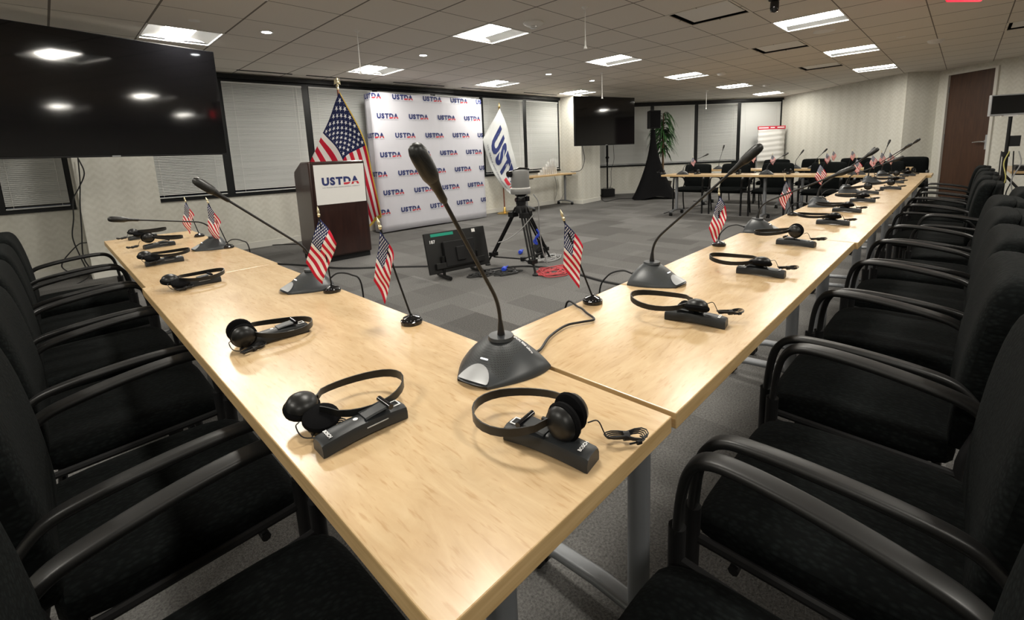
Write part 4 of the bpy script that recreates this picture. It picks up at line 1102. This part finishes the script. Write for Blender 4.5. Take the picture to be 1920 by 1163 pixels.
sg.box((cx, -0.013, cz), (SW, 0.006, SH)); sgn = sg.build('sign', M['white'], t, smooth=0)
mb = MB(); sz = 0.118; k = 0.455 / (LOGO_W * 0.118); 
stamp_logo(mb, lambda x, y: (cx - 0.455 / 2 + x * k + 0.005, -0.0175, cz - 0.005 + y * k), 0.118); mb.build('printed_logo', LOGO_M, sgn, smooth=0)

# ------------------------------------------------------------------ backdrop
BL, BR = Vector((3.06, 6.42, 0)), Vector((5.30, 6.33, 0)); d = (BR - BL).normalized(); w = (BR - BL).length; c = (BL + BR) / 2; rz = math.atan2(d.y, d.x)
t = empty('printed_backdrop', (c.x, c.y, 0), rz); tag(t, 'tall white fabric backdrop printed with rows of agency logos', 'backdrop')
BH = 2.27
mb = MB(); nseg = 24
mb.grid(lambda u, v: ((u - 0.5) * w, 0.0 + 0.004 * math.sin(9 * u) * math.sin(7 * v), 0.02 + v * (BH - 0.02) + (0.010 * math.sin(u * 17) if v > 0.98 else 0) + 0.008 * math.sin(u * 5) * (v < 0.02)), 24, 20, uv=False)
fr = mb.build('fabric_front', M['banner'], t, smooth=60, solid=0.004)
mb = MB()
for s in (-1, 1): mb.grid(lambda u, v, s=s: (s * w / 2 + s * 0.004 * math.sin(u * 9) - 0.003 * s, 0.004 + u * 0.24, 0.02 + v * (BH - 0.03)), 4, 8, uv=False)
mb.grid(lambda u, v: ((u - 0.5) * (w - 0.01), 0.004 + v * 0.24, BH - 0.004), 8, 2, uv=False)
mb.build('fabric_side', M['banner'], t, smooth=60, solid=0.004)
mb = MB()
for x in (-w / 2 + 0.03, 0, w / 2 - 0.03):
    mb.tube([(x, 0.20, 0), (x, 0.20, BH - 0.02)], 0.012, 8)
for z in (0.05, BH / 2, BH - 0.03): mb.tube([(-w / 2 + 0.03, 0.20, z), (w / 2 - 0.03, 0.20, z)], 0.012, 8)
mb.build('frame', M['grey_metal'], t)
mb = MB(); size = 0.385 / LOGO_W; pitch = 0.583; rowh = 0.3095
for r in range(8):
    z = 2.185 - r * rowh
    for q in range(5):
        xs = -w / 2 + (-0.215, 0.068)[r % 2] + q * pitch
        if xs > w / 2 - 0.03 or z < 0.02: continue
        tmp = MB(); stamp_logo(tmp, lambda x, y: (xs + x, -0.008, z + y), size)
        bm = bmesh.new(); vv = [bm.verts.new(p) for p in tmp.v]
        for f, mi in zip(tmp.f, tmp.mi):
            try: ff = bm.faces.new([vv[i] for i in f]); ff.material_index = mi
            except ValueError: pass
        bmesh.ops.bisect_plane(bm, geom=bm.verts[:] + bm.edges[:] + bm.faces[:], plane_co=(w / 2 - 0.004, 0, 0), plane_no=(1, 0, 0), clear_outer=True)
        bmesh.ops.bisect_plane(bm, geom=bm.verts[:] + bm.edges[:] + bm.faces[:], plane_co=(-w / 2 - 0.008, 0, 0), plane_no=(1, 0, 0))
        bm.verts.index_update(); o_ = len(mb.v)
        for v in bm.verts:            # the print runs on round the left edge of the frame
            p = v.co
            mb.v.append((-w / 2 - 0.0095, 0.0 + (-w / 2 - 0.008 - p.x), p.z) if p.x < -w / 2 - 0.0081 else tuple(p))
        for f in bm.faces: mb.f.append([v.index + o_ for v in f.verts]); mb.mi.append(f.material_index)
        bm.free()
mb.build('printed_logos', LOGO_M, fr, smooth=0)

# ------------------------------------------------------------------ large flags
def patch(ctrl):
    """Catmull-Rom surface through a grid of control points: ctrl[hoist][fly]"""
    def cr(P, u):
        n = len(P) - 1; x = u * n; i = min(int(x), n - 1); t = x - i
        g = lambda k: P[k] if 0 <= k <= n else (P[0] * 2 - P[1] if k < 0 else P[n] * 2 - P[n - 1])
        a, b_, c_, d_ = g(i - 1), g(i), g(i + 1), g(i + 2)
        return 0.5 * ((2 * b_) + (c_ - a) * t + (2 * a - 5 * b_ + 4 * c_ - d_) * t * t + (3 * b_ - a - 3 * c_ + d_) * t ** 3)
    return lambda fl, ho: cr([cr(r, fl) for r in ctrl], ho)
NV = Vector((FWD.x, FWD.y, 0)).normalized()
PF = Vector((2.35, 6.02, 0)) 
base = Vector((PF.x, PF.y, 0))
t = empty('large_flag', base); tag(t, 'tall national flag with stars, stripes and gold fringe behind the lectern', 'flag')
topw = at(633, 166, PF, NV) - base
mb = MB(); mb.tube([(0, 0, 0.02), topw * 0.5, topw], 0.014, 12); mb.build('pole', M['wood_pole'], t)
mb = MB(); mb.lathe([(0.15, 0), (0.15, 0.012), (0.10, 0.03), (0.03, 0.05), (0.022, 0.12)], 28); mb.build('base', M['gold'], t)
eg = MB(); e0 = topw
eg.lathe([(0.014, -0.02), (0.02, 0), (0.012, 0.02), (0.022, 0.035), (0.008, 0.055)], 14, e0)
eg.lathe([(0.002, 0.05), (0.020, 0.065), (0.026, 0.09), (0.018, 0.115), (0.012, 0.125), (0.013, 0.14), (0.002, 0.15)], 12, e0)
for s in (-1, 1):
    r_ = Vector((RIGHT.x, RIGHT.y, 0)).normalized()
    def wing(u, v, s=s): 
        return e0 + r_ * (s * (0.012 + 0.035 * u * (1 - 0.3 * v))) + Vector((0, 0, 0.075 + 0.075 * v * (0.4 + 0.6 * u) - 0.03 * u * (1 - v))) - NV * 0.01 * math.sin(3 * u)
    eg.grid(wing, 4, 4, uv=False)
eg.build('eagle_finial', M['pale_gold'], t)
cp = [[(636, 173), (681, 257), (698, 330), (714, 405)], [(622, 210), (660, 268), (684, 345), (703, 412)], [(608, 245), (640, 283), (666, 360), (690, 425)], [(595, 272), (622, 318), (650, 385), (676, 440)], [(582, 303), (606, 352), (636, 412), (664, 450)]]
ctrl = [[at(x, y, PF - NV * (0.05 + 0.05 * ((i + j) % 2)), NV) - base for j, (x, y) in enumerate(r)] for i, r in enumerate(cp)]
fn = patch(ctrl)
mb = MB(); mb.grid(lambda u, v: fn(u, v) - NV * (0.012 * math.sin(14 * v + 5 * u)), 36, 30); fl = mb.build('flag', M['flag_big'], t, solid=0.002)
mb = MB()
mb.sweep([fn(u / 30, 0.0) - NV * 0.012 * math.sin(5 * u / 30) for u in range(31)], [(-0.008, -0.002), (0.008, -0.002), (0.008, 0.002), (-0.008, 0.002)], up=tuple(-NV))
mb.sweep([fn(1.0, v / 20) - NV * 0.012 * math.sin(14 * v / 20 + 5) for v in range(21)], [(-0.022, -0.002), (0.022, -0.002), (0.022, 0.002), (-0.022, 0.002)], up=tuple(-NV))
mb.build('fringe', M['fringe'], fl)
P2 = Vector((5.90, 6.42, 0))
t = empty('large_flag', P2); tag(t, 'white agency flag hanging from a pole right of the printed backdrop', 'flag')
topw = at(936, 205, P2, NV) - P2
mb = MB(); mb.tube([(0, 0, 0.03), topw * 0.5, topw], 0.014, 12); mb.build('pole', M['wood_pole'], t)
mb = MB(); mb.lathe([(0.16, 0), (0.16, 0.012), (0.12, 0.03), (0.035, 0.045), (0.024, 0.12), (0.018, 0.14)], 28); mb.build('base', M['gold'], t)
mb = MB(); mb.lathe([(0.014, -0.01), (0.022, 0.0), (0.014, 0.02), (0.02, 0.035), (0.024, 0.05), (0.012, 0.10), (0.001, 0.14)], 14, topw); mb.build('finial', M['gold'], t)
cp = [[(937, 203), (950, 235), (958, 268), (966, 300), (974, 330)], [(928, 220), (940, 262), (950, 296), (960, 325), (968, 346)], [(916, 240), (926, 285), (938, 318), (952, 345), (964, 357)], [(905, 262), (912, 292), (924, 322), (942, 350), (959, 366)]]
ctrl = [[at(x, y, P2 - NV * (0.03 + 0.05 * ((i + j) % 2)), NV) - P2 for j, (x, y) in enumerate(r)] for i, r in enumerate(cp)]
fn2 = patch(ctrl)
mb = MB(); mb.grid(lambda u, v: fn2(u, v), 30, 24, uv=False); fl = mb.build('flag', M['white_cloth'], t, solid=0.002, smooth=80)
mb = MB()
def fsub(x, y):
    return fn2(min(max(0.13 + x, 0), 1), min(max(0.68 - y, 0), 1)) - NV * 0.006
# large U, S, T, D, A run down the fly; subtitle follows
k = 0.92 / LOGO_W
for mi, g in LOGO:
    if not g[1]: continue
    mb.cm = mi
    bm = bmesh.new(); vs = [bm.verts.new((x, y, 0)) for x, y in g[0]]
    for f in g[1]:
        try: bm.faces.new([vs[i] for i in f])
        except ValueError: pass
    for q in range(1, 40): bmesh.ops.bisect_plane(bm, geom=bm.verts[:] + bm.edges[:] + bm.faces[:], plane_co=(q * LOGO_W / 40, 0, 0), plane_no=(1, 0, 0))
    bm.verts.index_update()
    mb.add([fsub(v.co.x * k, v.co.y * 0.46) for v in bm.verts], [tuple(v.index for v in f.verts) for f in bm.faces]); bm.free()
mb.build('printed_logo', LOGO_M, fl, smooth=0)

# ------------------------------------------------------------------ tripod with dome camera
TC = Vector((2.74, 2.95, 0))
t = empty('camera_tripod', TC); tag(t, 'black video tripod with twin-tube legs in the middle of the room', 'tripod')
ap = Vector((0, 0, 0.66)); feet = [onz(915, 497, 0) - TC, onz(1003.8, 517, 0) - TC, onz(1030, 485, 0) - TC]
for f in feet:
    f = Vector((f.x, f.y, 0)); l = MB(); side = Vector((-f.y, f.x, 0)).normalized()
    a0 = ap + f.normalized() * 0.05; mid = a0.lerp(f, 0.80); q1 = a0.lerp(f, 0.12)
    for s in (-1, 1): l.tube([a0 + side * 0.032 * s, mid + side * 0.028 * s], 0.0105, 8)
    l.tube([a0.lerp(f, 0.15), f + Vector((0, 0, 0.03))], 0.011, 8)
    l.box(mid, (0.085, 0.06, 0.04)); l.box(q1, (0.085, 0.07, 0.05)); lo = l.build('leg', M['matt_black'], t)
    q = MB(); q.lathe([(0.03, 0), (0.03, 0.012), (0.012, 0.03)], 14, f); q.build('rubber_foot', M['rubber'], lo)
mb = MB()
for f in feet:
    f = Vector((f.x, f.y, 0)); mb.tube([Vector((0, 0, 0.10)), f * 0.82 + Vector((0, 0, 0.10))], 0.008, 6)
mb.lathe([(0.03, 0.08), (0.03, 0.12)], 12); mb.build('spreader', M['matt_black'], t)
mb = MB(); mb.lathe([(0.055, 0.60), (0.062, 0.66), (0.05, 0.68)], 18); mb.build('bowl', M['matt_black'], t)
hd = MB(); hd.lathe([(0.04, 0.67), (0.052, 0.69), (0.056, 0.74), (0.046, 0.775), (0.062, 0.785), (0.062, 0.80)], 20); hd.box((0.05, -0.03, 0.745), (0.05, 0.05, 0.05)); hd.tube([(-0.06, 0.02, 0.74), (0.07, -0.03, 0.74)], 0.022, 12); hd.build('fluid_head', M['gloss_black'], t)
t2 = empty('video_camera', TC + Vector((0, 0, 0.80))); t2.scale = (1.14, 1.14, 1.08); tag(t2, 'grey rotating dome-style video camera on top of the tripod', 'camera')
mb = MB(); mb.lathe([(0.088, 0.0), (0.092, 0.006), (0.092, 0.045), (0.088, 0.05)], 32); mb.build('base', M['dome_grey'], t2)
mb = MB(); mb.lathe([(0.090, 0.048), (0.094, 0.056), (0.089, 0.062)], 32); mb.build('silver_ring', M['white'], t2)
mb = MB(); mb.lathe([(0.082, 0.062), (0.084, 0.075), (0.084, 0.20), (0.076, 0.225), (0.05, 0.236), (0.001, 0.238)], 32); mb.build('housing', M['dome_grey'], t2)
mb = MB(); mb.sweep([Vector((-0.055, 0.03, 0.225)), Vector((-0.02, -0.01, 0.245)), Vector((0.06, -0.05, 0.238))], rrect(0.06, 0.016, 0.006, 2)); mb.lathe([(0.03, 0.0), (0.034, 0.03), (0.02, 0.045)], 16, (-0.07, 0.045, 0.19), Matrix.Rotation(-1.2, 4, 'Y')); mb.build('lens', M['gloss_black'], t2)

# ------------------------------------------------------------------ floor monitors
def floor_monitor(Pl, Pr, Ptl, Ptr, label, num=None):
    Pl, Pr, Ptl, Ptr = map(Vector, (Pl, Pr, Ptl, Ptr))
    c = (Pl + Pr) / 2; base = Vector((c.x, c.y, 0)); d = (Pr - Pl).normalized(); w = (Pr - Pl).length
    up = ((Ptl + Ptr) / 2 - c); up = up - d * up.dot(d); h = up.length; up.normalize(); n = d.cross(up)
    t = empty('floor_monitor', base); tag(t, label, 'monitor')
    R_ = Matrix((d, n * -1, up)).transposed().to_4x4()
    o0 = c - base + up * h / 2
    mb = MB(); mb.X = Matrix.Translation(o0) @ R_
    mb.box((0, 0, 0), (w, 0.03, h)); mb.build('casing', M['black_plastic'], t, smooth=0, bevel=0.006)
    mb = MB(); mb.X = Matrix.Translation(o0) @ R_; mb.box((0, 0.017, 0), (w - 0.04, 0.004, h - 0.04)); mb.build('display', M['screen'], t, smooth=0)
    mb = MB(); mb.X = Matrix.Translation(o0) @ R_; mb.box((0, -0.035, -0.03), (w * 0.5, 0.045, h * 0.62)); mb.box((0, -0.06, -h * 0.1), (0.10, 0.03, h * 0.35)); bk = mb.build('rear_housing', M['matt_black'], t, smooth=0, bevel=0.008)
    mb = MB(); mb.X = Matrix.Translation(o0) @ R_; mb.box((0, -0.030, -h * 0.33), (w * 0.8, 0.04, h * 0.14)); mb.build('input_panel', M['black_plastic'], t, smooth=0, bevel=0.004)
    for s in (-1, 1):
        l = MB(); top = o0 + R_ @ Vector((s * w * 0.28, -0.05, -h * 0.1)); ft = Vector((top.x, top.y, 0.025)) + d * 0.0
        fd = Vector((n.x, n.y, 0)).normalized()
        l.tube([top, ft + Vector((0, 0, 0.01))], 0.016, 8); l.tube([ft - fd * 0.13, ft + fd * 0.13], [0.020, 0.020], 10); l.build('leg', M['black_plastic'], t)
    if num:
        mb = MB(); mb.X = Matrix.Translation(o0) @ R_; g = text_geo(num, 0.045, 0.001)
        mb.add([(-w * 0.44 + v[0], -0.0175, h * 0.24 + v[1]) for v in g[0]], g[1]); mb.build('number', M['print_white'], t, smooth=0)
        mb = MB(); mb.X = Matrix.Translation(o0) @ R_; mb.box((-w * 0.22, -0.017, h * 0.43), (w * 0.36, 0.003, 0.03)); mb.build('green_strip', M['green_label'], t, smooth=0)
        mb = MB(); mb.X = Matrix.Translation(o0) @ R_; mb.box((w * 0.30, -0.017, h * 0.42), (0.04, 0.003, 0.035)); mb.build('asset_tag', M['white'], t, smooth=0)
    return t
mA, mB_ = onz(806, 517, 0.06), onz(918, 494, 0.06); dm = (mB_ - mA).normalized(); nm = Vector((-dm.y, dm.x, 0)); nm = nm if nm.dot(FWD) > 0 else -nm
floor_monitor(mA, mB_, at(819, 438, mA + nm * 0.10, nm), at(933, 417, mA + nm * 0.10, nm), 'black monitor seen from behind, tilted on two low feet on the carpet', '187')
MP2 = Vector((3.45, 3.05, 0)); nm2 = Vector((0.2, 0.95, 0)).normalized()
floor_monitor(at(1012, 482, MP2, NV), at(1030, 466, MP2, NV), at(1016, 438, MP2 + NV * 0.05, NV), at(1039, 432, MP2 + NV * 0.05, NV), 'small tilted floor monitor behind the tripod leg')

# floor cables round the tripod
def scribble(c, r, n, z, seed, ell=0.6):
    q = random.Random(seed); pts = []
    for k in range(n):
        a = k * 0.9; rr = r * (0.45 + 0.55 * q.random()); ox, oy = q.uniform(-.3, .3) * r, q.uniform(-.3, .3) * r; pts.append(Vector((c[0] + ox + rr * math.cos(a), c[1] + oy + rr * math.sin(a) * ell, z + 0.012 * q.random())))
    return pts
c = onz(1040, 512, 0)
for k, (px, r, m, lab) in enumerate([((1043, 510), 0.24, 'red_cable', 'tangled coil of red cable at the foot of the tripod'), ((1020, 486), 0.24, 'grey_cable', 'tangle of grey cable behind the tripod'), ((950, 512), 0.16, 'rubber', 'tangle of black cable between monitor and tripod'), ((905, 516), 0.14, 'rubber', 'loop of black cable beside the monitor foot')]):
    c = onz(*px, 0); cable('floor_cable', scribble(c, r, 60, 0.006, 3 + k), 0.0055, m, lab, n=6)
for px, lab in (((944, 511), 'blue plug connector lying on the carpet by the monitor'), ((975, 478), 'blue plug connector lying by the tripod spreader')):
    P = onz(*px, 0); t = empty('power_plug', (P.x, P.y, 0), 0.5); tag(t, lab, 'plug')
    mb = MB(); mb.lathe([(0.02, 0), (0.026, 0.01), (0.026, 0.05), (0.012, 0.07), (0.008, 0.10)], 12, (0, 0, 0.03), Matrix.Rotation(math.pi / 2, 4, 'Y')); mb.build('body', M['blue_plastic'], t)
    mb = MB(); mb.lathe([(0.009, 0.10), (0.007, 0.16)], 10, (0, 0, 0.03), Matrix.Rotation(math.pi / 2, 4, 'Y')); mb.build('cable_end', M['blue_plastic'], t)
P = TC
cable('tripod_cable', [TC + Vector(v) for v in ((0.09, -0.10, 0.79), (0.13, -0.13, 0.70), (0.14, -0.12, 0.55), (0.17, -0.10, 0.38), (0.20, -0.10, 0.20), (0.25, -0.12, 0.02))], 0.006, 'grey_cable', 'bundle of cables hanging from the video camera')
cable('tripod_cable', [at(x, y, TC - NV * 0.15, NV) for x, y in ((1001, 402), (975, 432), (950, 450), (934, 455))], 0.005, 'grey_cable', 'grey cable drooping across the tripod legs')
mb = MB(); mb.tube(smoothpath([at(x, y, TC + NV * 0.1, NV) for x, y in ((1006, 430), (1010, 438), (1004, 447), (1007, 458), (1001, 452), (1012, 440))], 5), 0.010, 8); tag(mb.build('cable_tie', M['blue_plastic']), 'blue strap wound round the rear tripod leg', 'strap')
# cable covers along the carpet
def strip_cable(name, pxs, w, m, label):
    mb = MB(); mb.sweep(smoothpath([onz(x, y, 0.008) for x, y in pxs], 5), [(-w, -0.006), (w, -0.006), (w * 0.6, 0.007), (-w * 0.6, 0.007)], up=(0, 0, 1)); tag(mb.build(name, M[m]), label, 'cable')
strip_cable('floor_cable', [(500, 494), (560, 497), (640, 503), (720, 501), (812, 499)], 0.02, 'matt_black', 'black cable cover running on the carpet past the lectern')
strip_cable('floor_cable', [(880, 517), (920, 505), (990, 499), (1060, 508), (1130, 527), (1190, 538)], 0.02, 'matt_black', 'black cable cover running from the tripod toward the right-hand tables')
cable('floor_cable', [onz(x, y, 0.007) for x, y in ((440, 467), (480, 462), (520, 459), (560, 458))], 0.006, 'rubber', 'thin black cable along the skirting left of the lectern')
cable('floor_cable', [onz(x, y, 0.007) for x, y in ((1245, 400), (1270, 393), (1300, 388), (1330, 380), (1300, 377))], 0.006, 'rubber', 'thin black cable under the far crossing table')
cable('floor_cable', [onz(x, y, 0.007) for x, y in ((1128, 372), (1135, 378), (1160, 373), (1190, 372), (1215, 371))], 0.006, 'rubber', 'thin black cable between the equipment box and speaker stand')

# ------------------------------------------------------------------ side table with glasses
S0, S1 = Vector((6.45, 6.02, 0)), Vector((7.93, 5.98, 0))
t = make_table(1.62, 0.46, [(0.14, 0.23), (1.48, 0.23)])
place_table(t, 6.30, 6.06, 0.0, 'narrow maple side table against the window wall before the far column', 'side table')
gl = None; kk = 0
rows = [9, 8, 7, 5, 4, 2]
for r, n in enumerate(rows):
    for q in range(n):
        P = (7.22 + (q - (n - 1) / 2) * 0.072 + r * 0.02, 6.34 - 0.012 * r, TZ + r * 0.057)
        if gl is None:
            mb = MB(); mb.lathe([(0.030, 0.0), (0.034, 0.0), (0.034, 0.004), (0.028, 0.054), (0.026, 0.055), (0.001, 0.055)], 12); gl = o = mb.build('drinking_glass', M['glass'])
        else: o = gl.copy(); COL.objects.link(o)
        o.location = P
        tag(o, 'upturned clear glass in the pyramid of glasses on the side table', 'glass', 'pyramid of upturned glasses')

# ------------------------------------------------------------------ speaker with scrim, plant
SP = Vector((9.75, 5.10, 0)); rz = math.atan2(-RIGHT.y, -RIGHT.x) + PI + 0.0
t = empty('speaker_stand', SP, math.atan2(RIGHT.y, RIGHT.x)); tag(t, 'tall black stretch-cloth cover flaring over a speaker stand', 'stand')
def flare(u, v):
    # v height 0..1
    z = v * 1.68; k = (1 - v); hw = 0.055 + 0.42 * k ** 1.9 + 0.07 * k
    return hw
mb = MB(); rings = []
for i in range(15):
    v = i / 14; z = 1.66 * v; hw = flare(0, v); pts = []
    for j in range(18):
        a = 2 * PI * j / 18 + PI / 2; rr = hw * (1 + 0.14 * math.cos(3 * (a - PI / 2)) * (1 - v) ** 0.8 * 2.0) * 0.88
        zz = z + (0.08 * (1 - math.cos(3 * (a - PI / 2))) / 2 if i == 0 else 0)
        pts.append((rr * math.cos(a - PI / 2 + PI / 6 + PI), rr * math.sin(a - PI / 2 + PI / 6 + PI), zz))
    rings.append(pts)
mb.loft(rings, cap=False); mb.build('cloth_cover', M['scrim'], t, smooth=60)
mb = MB(); mb.tube([(0, 0, 0.1), (0, 0, 1.685)], 0.018, 8); mb.build('pole', M['matt_black'], t)
t = empty('loudspeaker', SP + Vector((0, 0, 1.69)), math.atan2(RIGHT.y, RIGHT.x) + 0.1); tag(t, 'small black loudspeaker on the flared stand', 'loudspeaker')
mb = MB(); mb.add([(-0.14, -0.13, 0), (0.14, -0.13, 0), (0.10, 0.13, 0), (-0.10, 0.13, 0), (-0.14, -0.13, 0.42), (0.14, -0.13, 0.42), (0.10, 0.13, 0.42), (-0.10, 0.13, 0.42)], [(0, 1, 2, 3), (7, 6, 5, 4), (0, 4, 5, 1), (1, 5, 6, 2), (2, 6, 7, 3), (3, 7, 4, 0)]); mb.build('cabinet', M['matt_black'], t, smooth=0, bevel=0.012)
mb = MB(); mb.box((0, -0.134, 0.21), (0.25, 0.008, 0.38)); mb.build('grille', M['scrim'], t, smooth=0, bevel=0.003)
PLP = Vector((10.60, 5.22, 0))
t = empty('potted_plant', PLP); tag(t, 'tall potted plant with long drooping green leaves behind the speaker stand', 'plant')
mb = MB(); mb.lathe([(0.14, 0), (0.19, 0.35), (0.20, 0.36), (0.18, 0.36), (0.17, 0.33), (0.001, 0.33)], 20); mb.build('pot', M['pot'], t)
mb = MB(); pr = random.Random(5)
stems = []
for k in range(3):
    x, y = pr.uniform(-0.08, 0.08), pr.uniform(-0.08, 0.08); h = (2.10, 1.75, 1.35)[k]
    p = [Vector((x * 0.5, y * 0.5, 0.3)), Vector((x, y, h * 0.5)), Vector((x * 1.4, y * 1.2, h))]; stems.append(p); mb.tube(smoothpath(p, 4), 0.016, 8)
mb.build('stem', M['stem'], t)
mb = MB()
for k in range(150):
    p = stems[pr.choice((0, 0, 1, 1, 2))]; f = pr.uniform(0.45, 1.0); o_ = p[1].lerp(p[2], f) if f > 0 else p[1]
    o_ = Vector((o_.x, o_.y, p[2].z * (0.45 + 0.55 * f)))
    a = pr.uniform(0, 2 * PI); L = pr.uniform(0.30, 0.52); up = pr.uniform(0.25, 0.85); dr = Vector((math.cos(a), math.sin(a), 0)); sd = Vector((-dr.y, dr.x, 0))
    wv = pr.uniform(0.018, 0.032)
    def lf(u, v, o_=o_, dr=dr, sd=sd, L=L, up=up, wv=wv):
        x = L * (u * 0.95 - 0.10 * u * u); z = L * (up * u - (0.55 + up) * 1.05 * u * u)
        return o_ + dr * x + Vector((0, 0, z)) + sd * ((v - 0.5) * 2 * wv * math.sin(PI * min(1, u * 0.95 + 0.06)) ** 0.7) + Vector((0, 0, -0.006 * abs(v - 0.5) * 2))
    mb.grid(lf, 7, 2, uv=False)
mb.build('foliage', M['leaf'], t, smooth=60)

# ------------------------------------------------------------------ flip chart
Pc = Vector((13.35, 3.55, 0)); n = Vector((2.83, 3.15, 0)).normalized(); rzf = math.atan2(dF.y, dF.x)
t = empty('flip_chart', (Pc.x, Pc.y, 0), rzf); tag(t, 'white paper flip chart with a red header band before the far window', 'flip chart')
A_, B_ = at(1421, 238, Pc, n), at(1472, 237, Pc, n); w = (B_ - A_).length; ztop = A_.z; cx = 0.0; mid = (A_ + B_) / 2; t.location = (mid.x, mid.y, 0)
mb = MB(); mb.grid(lambda u, v: ((u - 0.5) * w * 0.98, -0.012 - 0.006 * math.sin(v * 40 + 3 * u), ztop - 0.08 - v * 0.86), 4, 40, uv=False); mb.build('paper_pad', M['white'], t, smooth=60, solid=0.01)
mb = MB(); mb.box((0, -0.01, ztop - 0.035), (w, 0.03, 0.085)); hb = mb.build('header_band', M['red_plastic'], t, smooth=0)
mb = MB()
for x, ww in ((-0.24, 0.30), (0.02, 0.13), (0.26, 0.22)): mb.box((x * w / 0.8, -0.0265, ztop - 0.035), (ww * w / 0.85, 0.002, 0.028))
mb.build('header_print', M['print_white'], hb, smooth=0)
mb = MB()
for s in (-1, 1): mb.tube([(s * w * 0.42, 0.02, ztop - 0.05), (s * w * 0.55, -0.02, 0.0)], 0.012, 8)
mb.tube([(0, 0.03, ztop - 0.05), (0, 0.22, 0.0)], 0.012, 8); mb.box((0, 0.012, ztop - 0.5), (w * 0.95, 0.012, 0.9)); mb.build('easel', M['grey_metal'], t)

# ------------------------------------------------------------------ right-hand cart with monitor on a pole
CP = Vector((7.72, -0.70, 0))
t = empty('light_stand', CP); tag(t, 'black tripod stand holding a small monitor at the right edge', 'stand')
mb = MB(); mb.tube([(0, 0, 0.18), (0, 0, 1.42)], 0.018, 10); mb.tube([(0, 0, 0.18), (0, 0, 0.95)], 0.026, 10); mb.lathe([(0.035, 0.93), (0.035, 0.99)], 10); mb.lathe([(0.035, 0.60), (0.035, 0.70)], 10); mb.build('pole', M['matt_black'], t)
for k in range(3):
    a = 2.4 + k * 2 * PI / 3; l = MB(); f = Vector((math.cos(a) * 0.55, math.sin(a) * 0.55, 0.01)); l.tube([Vector((0, 0, 0.72)), f], 0.014, 8); l.tube([Vector((0, 0, 0.25)), f * 0.5 + Vector((0, 0, 0.36))], 0.010, 8); l.build('leg', M['matt_black'], t)
mb = MB(); mb.box((0.03, -0.06, 1.12), (0.05, 0.10, 0.13)); mb.build('adapter', M['matt_black'], t, smooth=0)
mt = empty('small_monitor', CP + Vector((0, 0, 1.42)), -0.77 - 0.35); mt.scale = (0.95, 0.95, 0.95); tag(mt, 'small flat monitor with a silver side on the right-hand stand', 'monitor')
mb = MB(); mb.box((0, 0.03, 0.15), (0.43, 0.05, 0.27)); mb.build('casing', M['silver'], mt, smooth=0, bevel=0.004)
mb = MB(); mb.box((-0.01, 0.002, 0.155), (0.39, 0.006, 0.23)); mb.build('display', M['screen'], mt, smooth=0)
mb = MB(); mb.box((0, 0.03, 0.008), (0.14, 0.08, 0.016)); mb.build('mount', M['white'], mt, smooth=0)
tt = make_table(1.5, 0.5, [(0.16, 0.25), (1.34, 0.25)]); place_table(tt, 7.92, -1.27, 0.0, 'equipment table at the right edge behind the chairs', 'equipment table')
t = empty('equipment_case', (8.20, -0.93, TZ)); tag(t, 'flat black electronics case lying on the equipment table', 'electronics')
mb = MB(); mb.box((0, 0, 0.035), (0.42, 0.24, 0.05)); mb.build('case', M['matt_black'], t, smooth=0, bevel=0.005)
mb = MB(); mb.box((0.05, 0.03, 0.062), (0.2, 0.1, 0.004)); mb.build('panel', M['grey_metal'], t, smooth=0)
pr = random.Random(11)
for k in range(4):
    pts = [CP + Vector((-0.07 - 0.03 * k + pr.uniform(-.02, .02), 0.04 - 0.05 * k + pr.uniform(-.02, .02), z)) + Vector((pr.uniform(-.06, .06), pr.uniform(-.06, .06), 0)) * (0.4 + (0.9 - z)) for z in (1.0, 0.85, 0.65, 0.45, 0.25, 0.05)]
    cable('stand_cable', pts, 0.006, ['rubber', 'yellow_cable', 'rubber', 'grey_cable', 'rubber', 'yellow_cable'][k], ['black cable hanging at the right-hand stand', 'yellow cable hanging at the right-hand stand'][k in (1, 5)], group='cables hanging at the right-hand stand', n=6)
for k in range(3):
    c = CP + Vector((0.02 - 0.06 * k, 0.02 - 0.16 * k, 0)); cable('stand_cable', scribble(c, 0.19, 26, 0.008 + 0.012 * k, 30 + k), 0.008, 'rubber', 'coils of black cable on the carpet below the right-hand stand', group='cable coils below the right-hand stand', n=6)
c = Vector((8.02, -0.86, 0)); cable('stand_cable', scribble(c, 0.09, 22, TZ + 0.01, 51), 0.005, 'rubber', 'tangle of black cable on the equipment table', n=6)
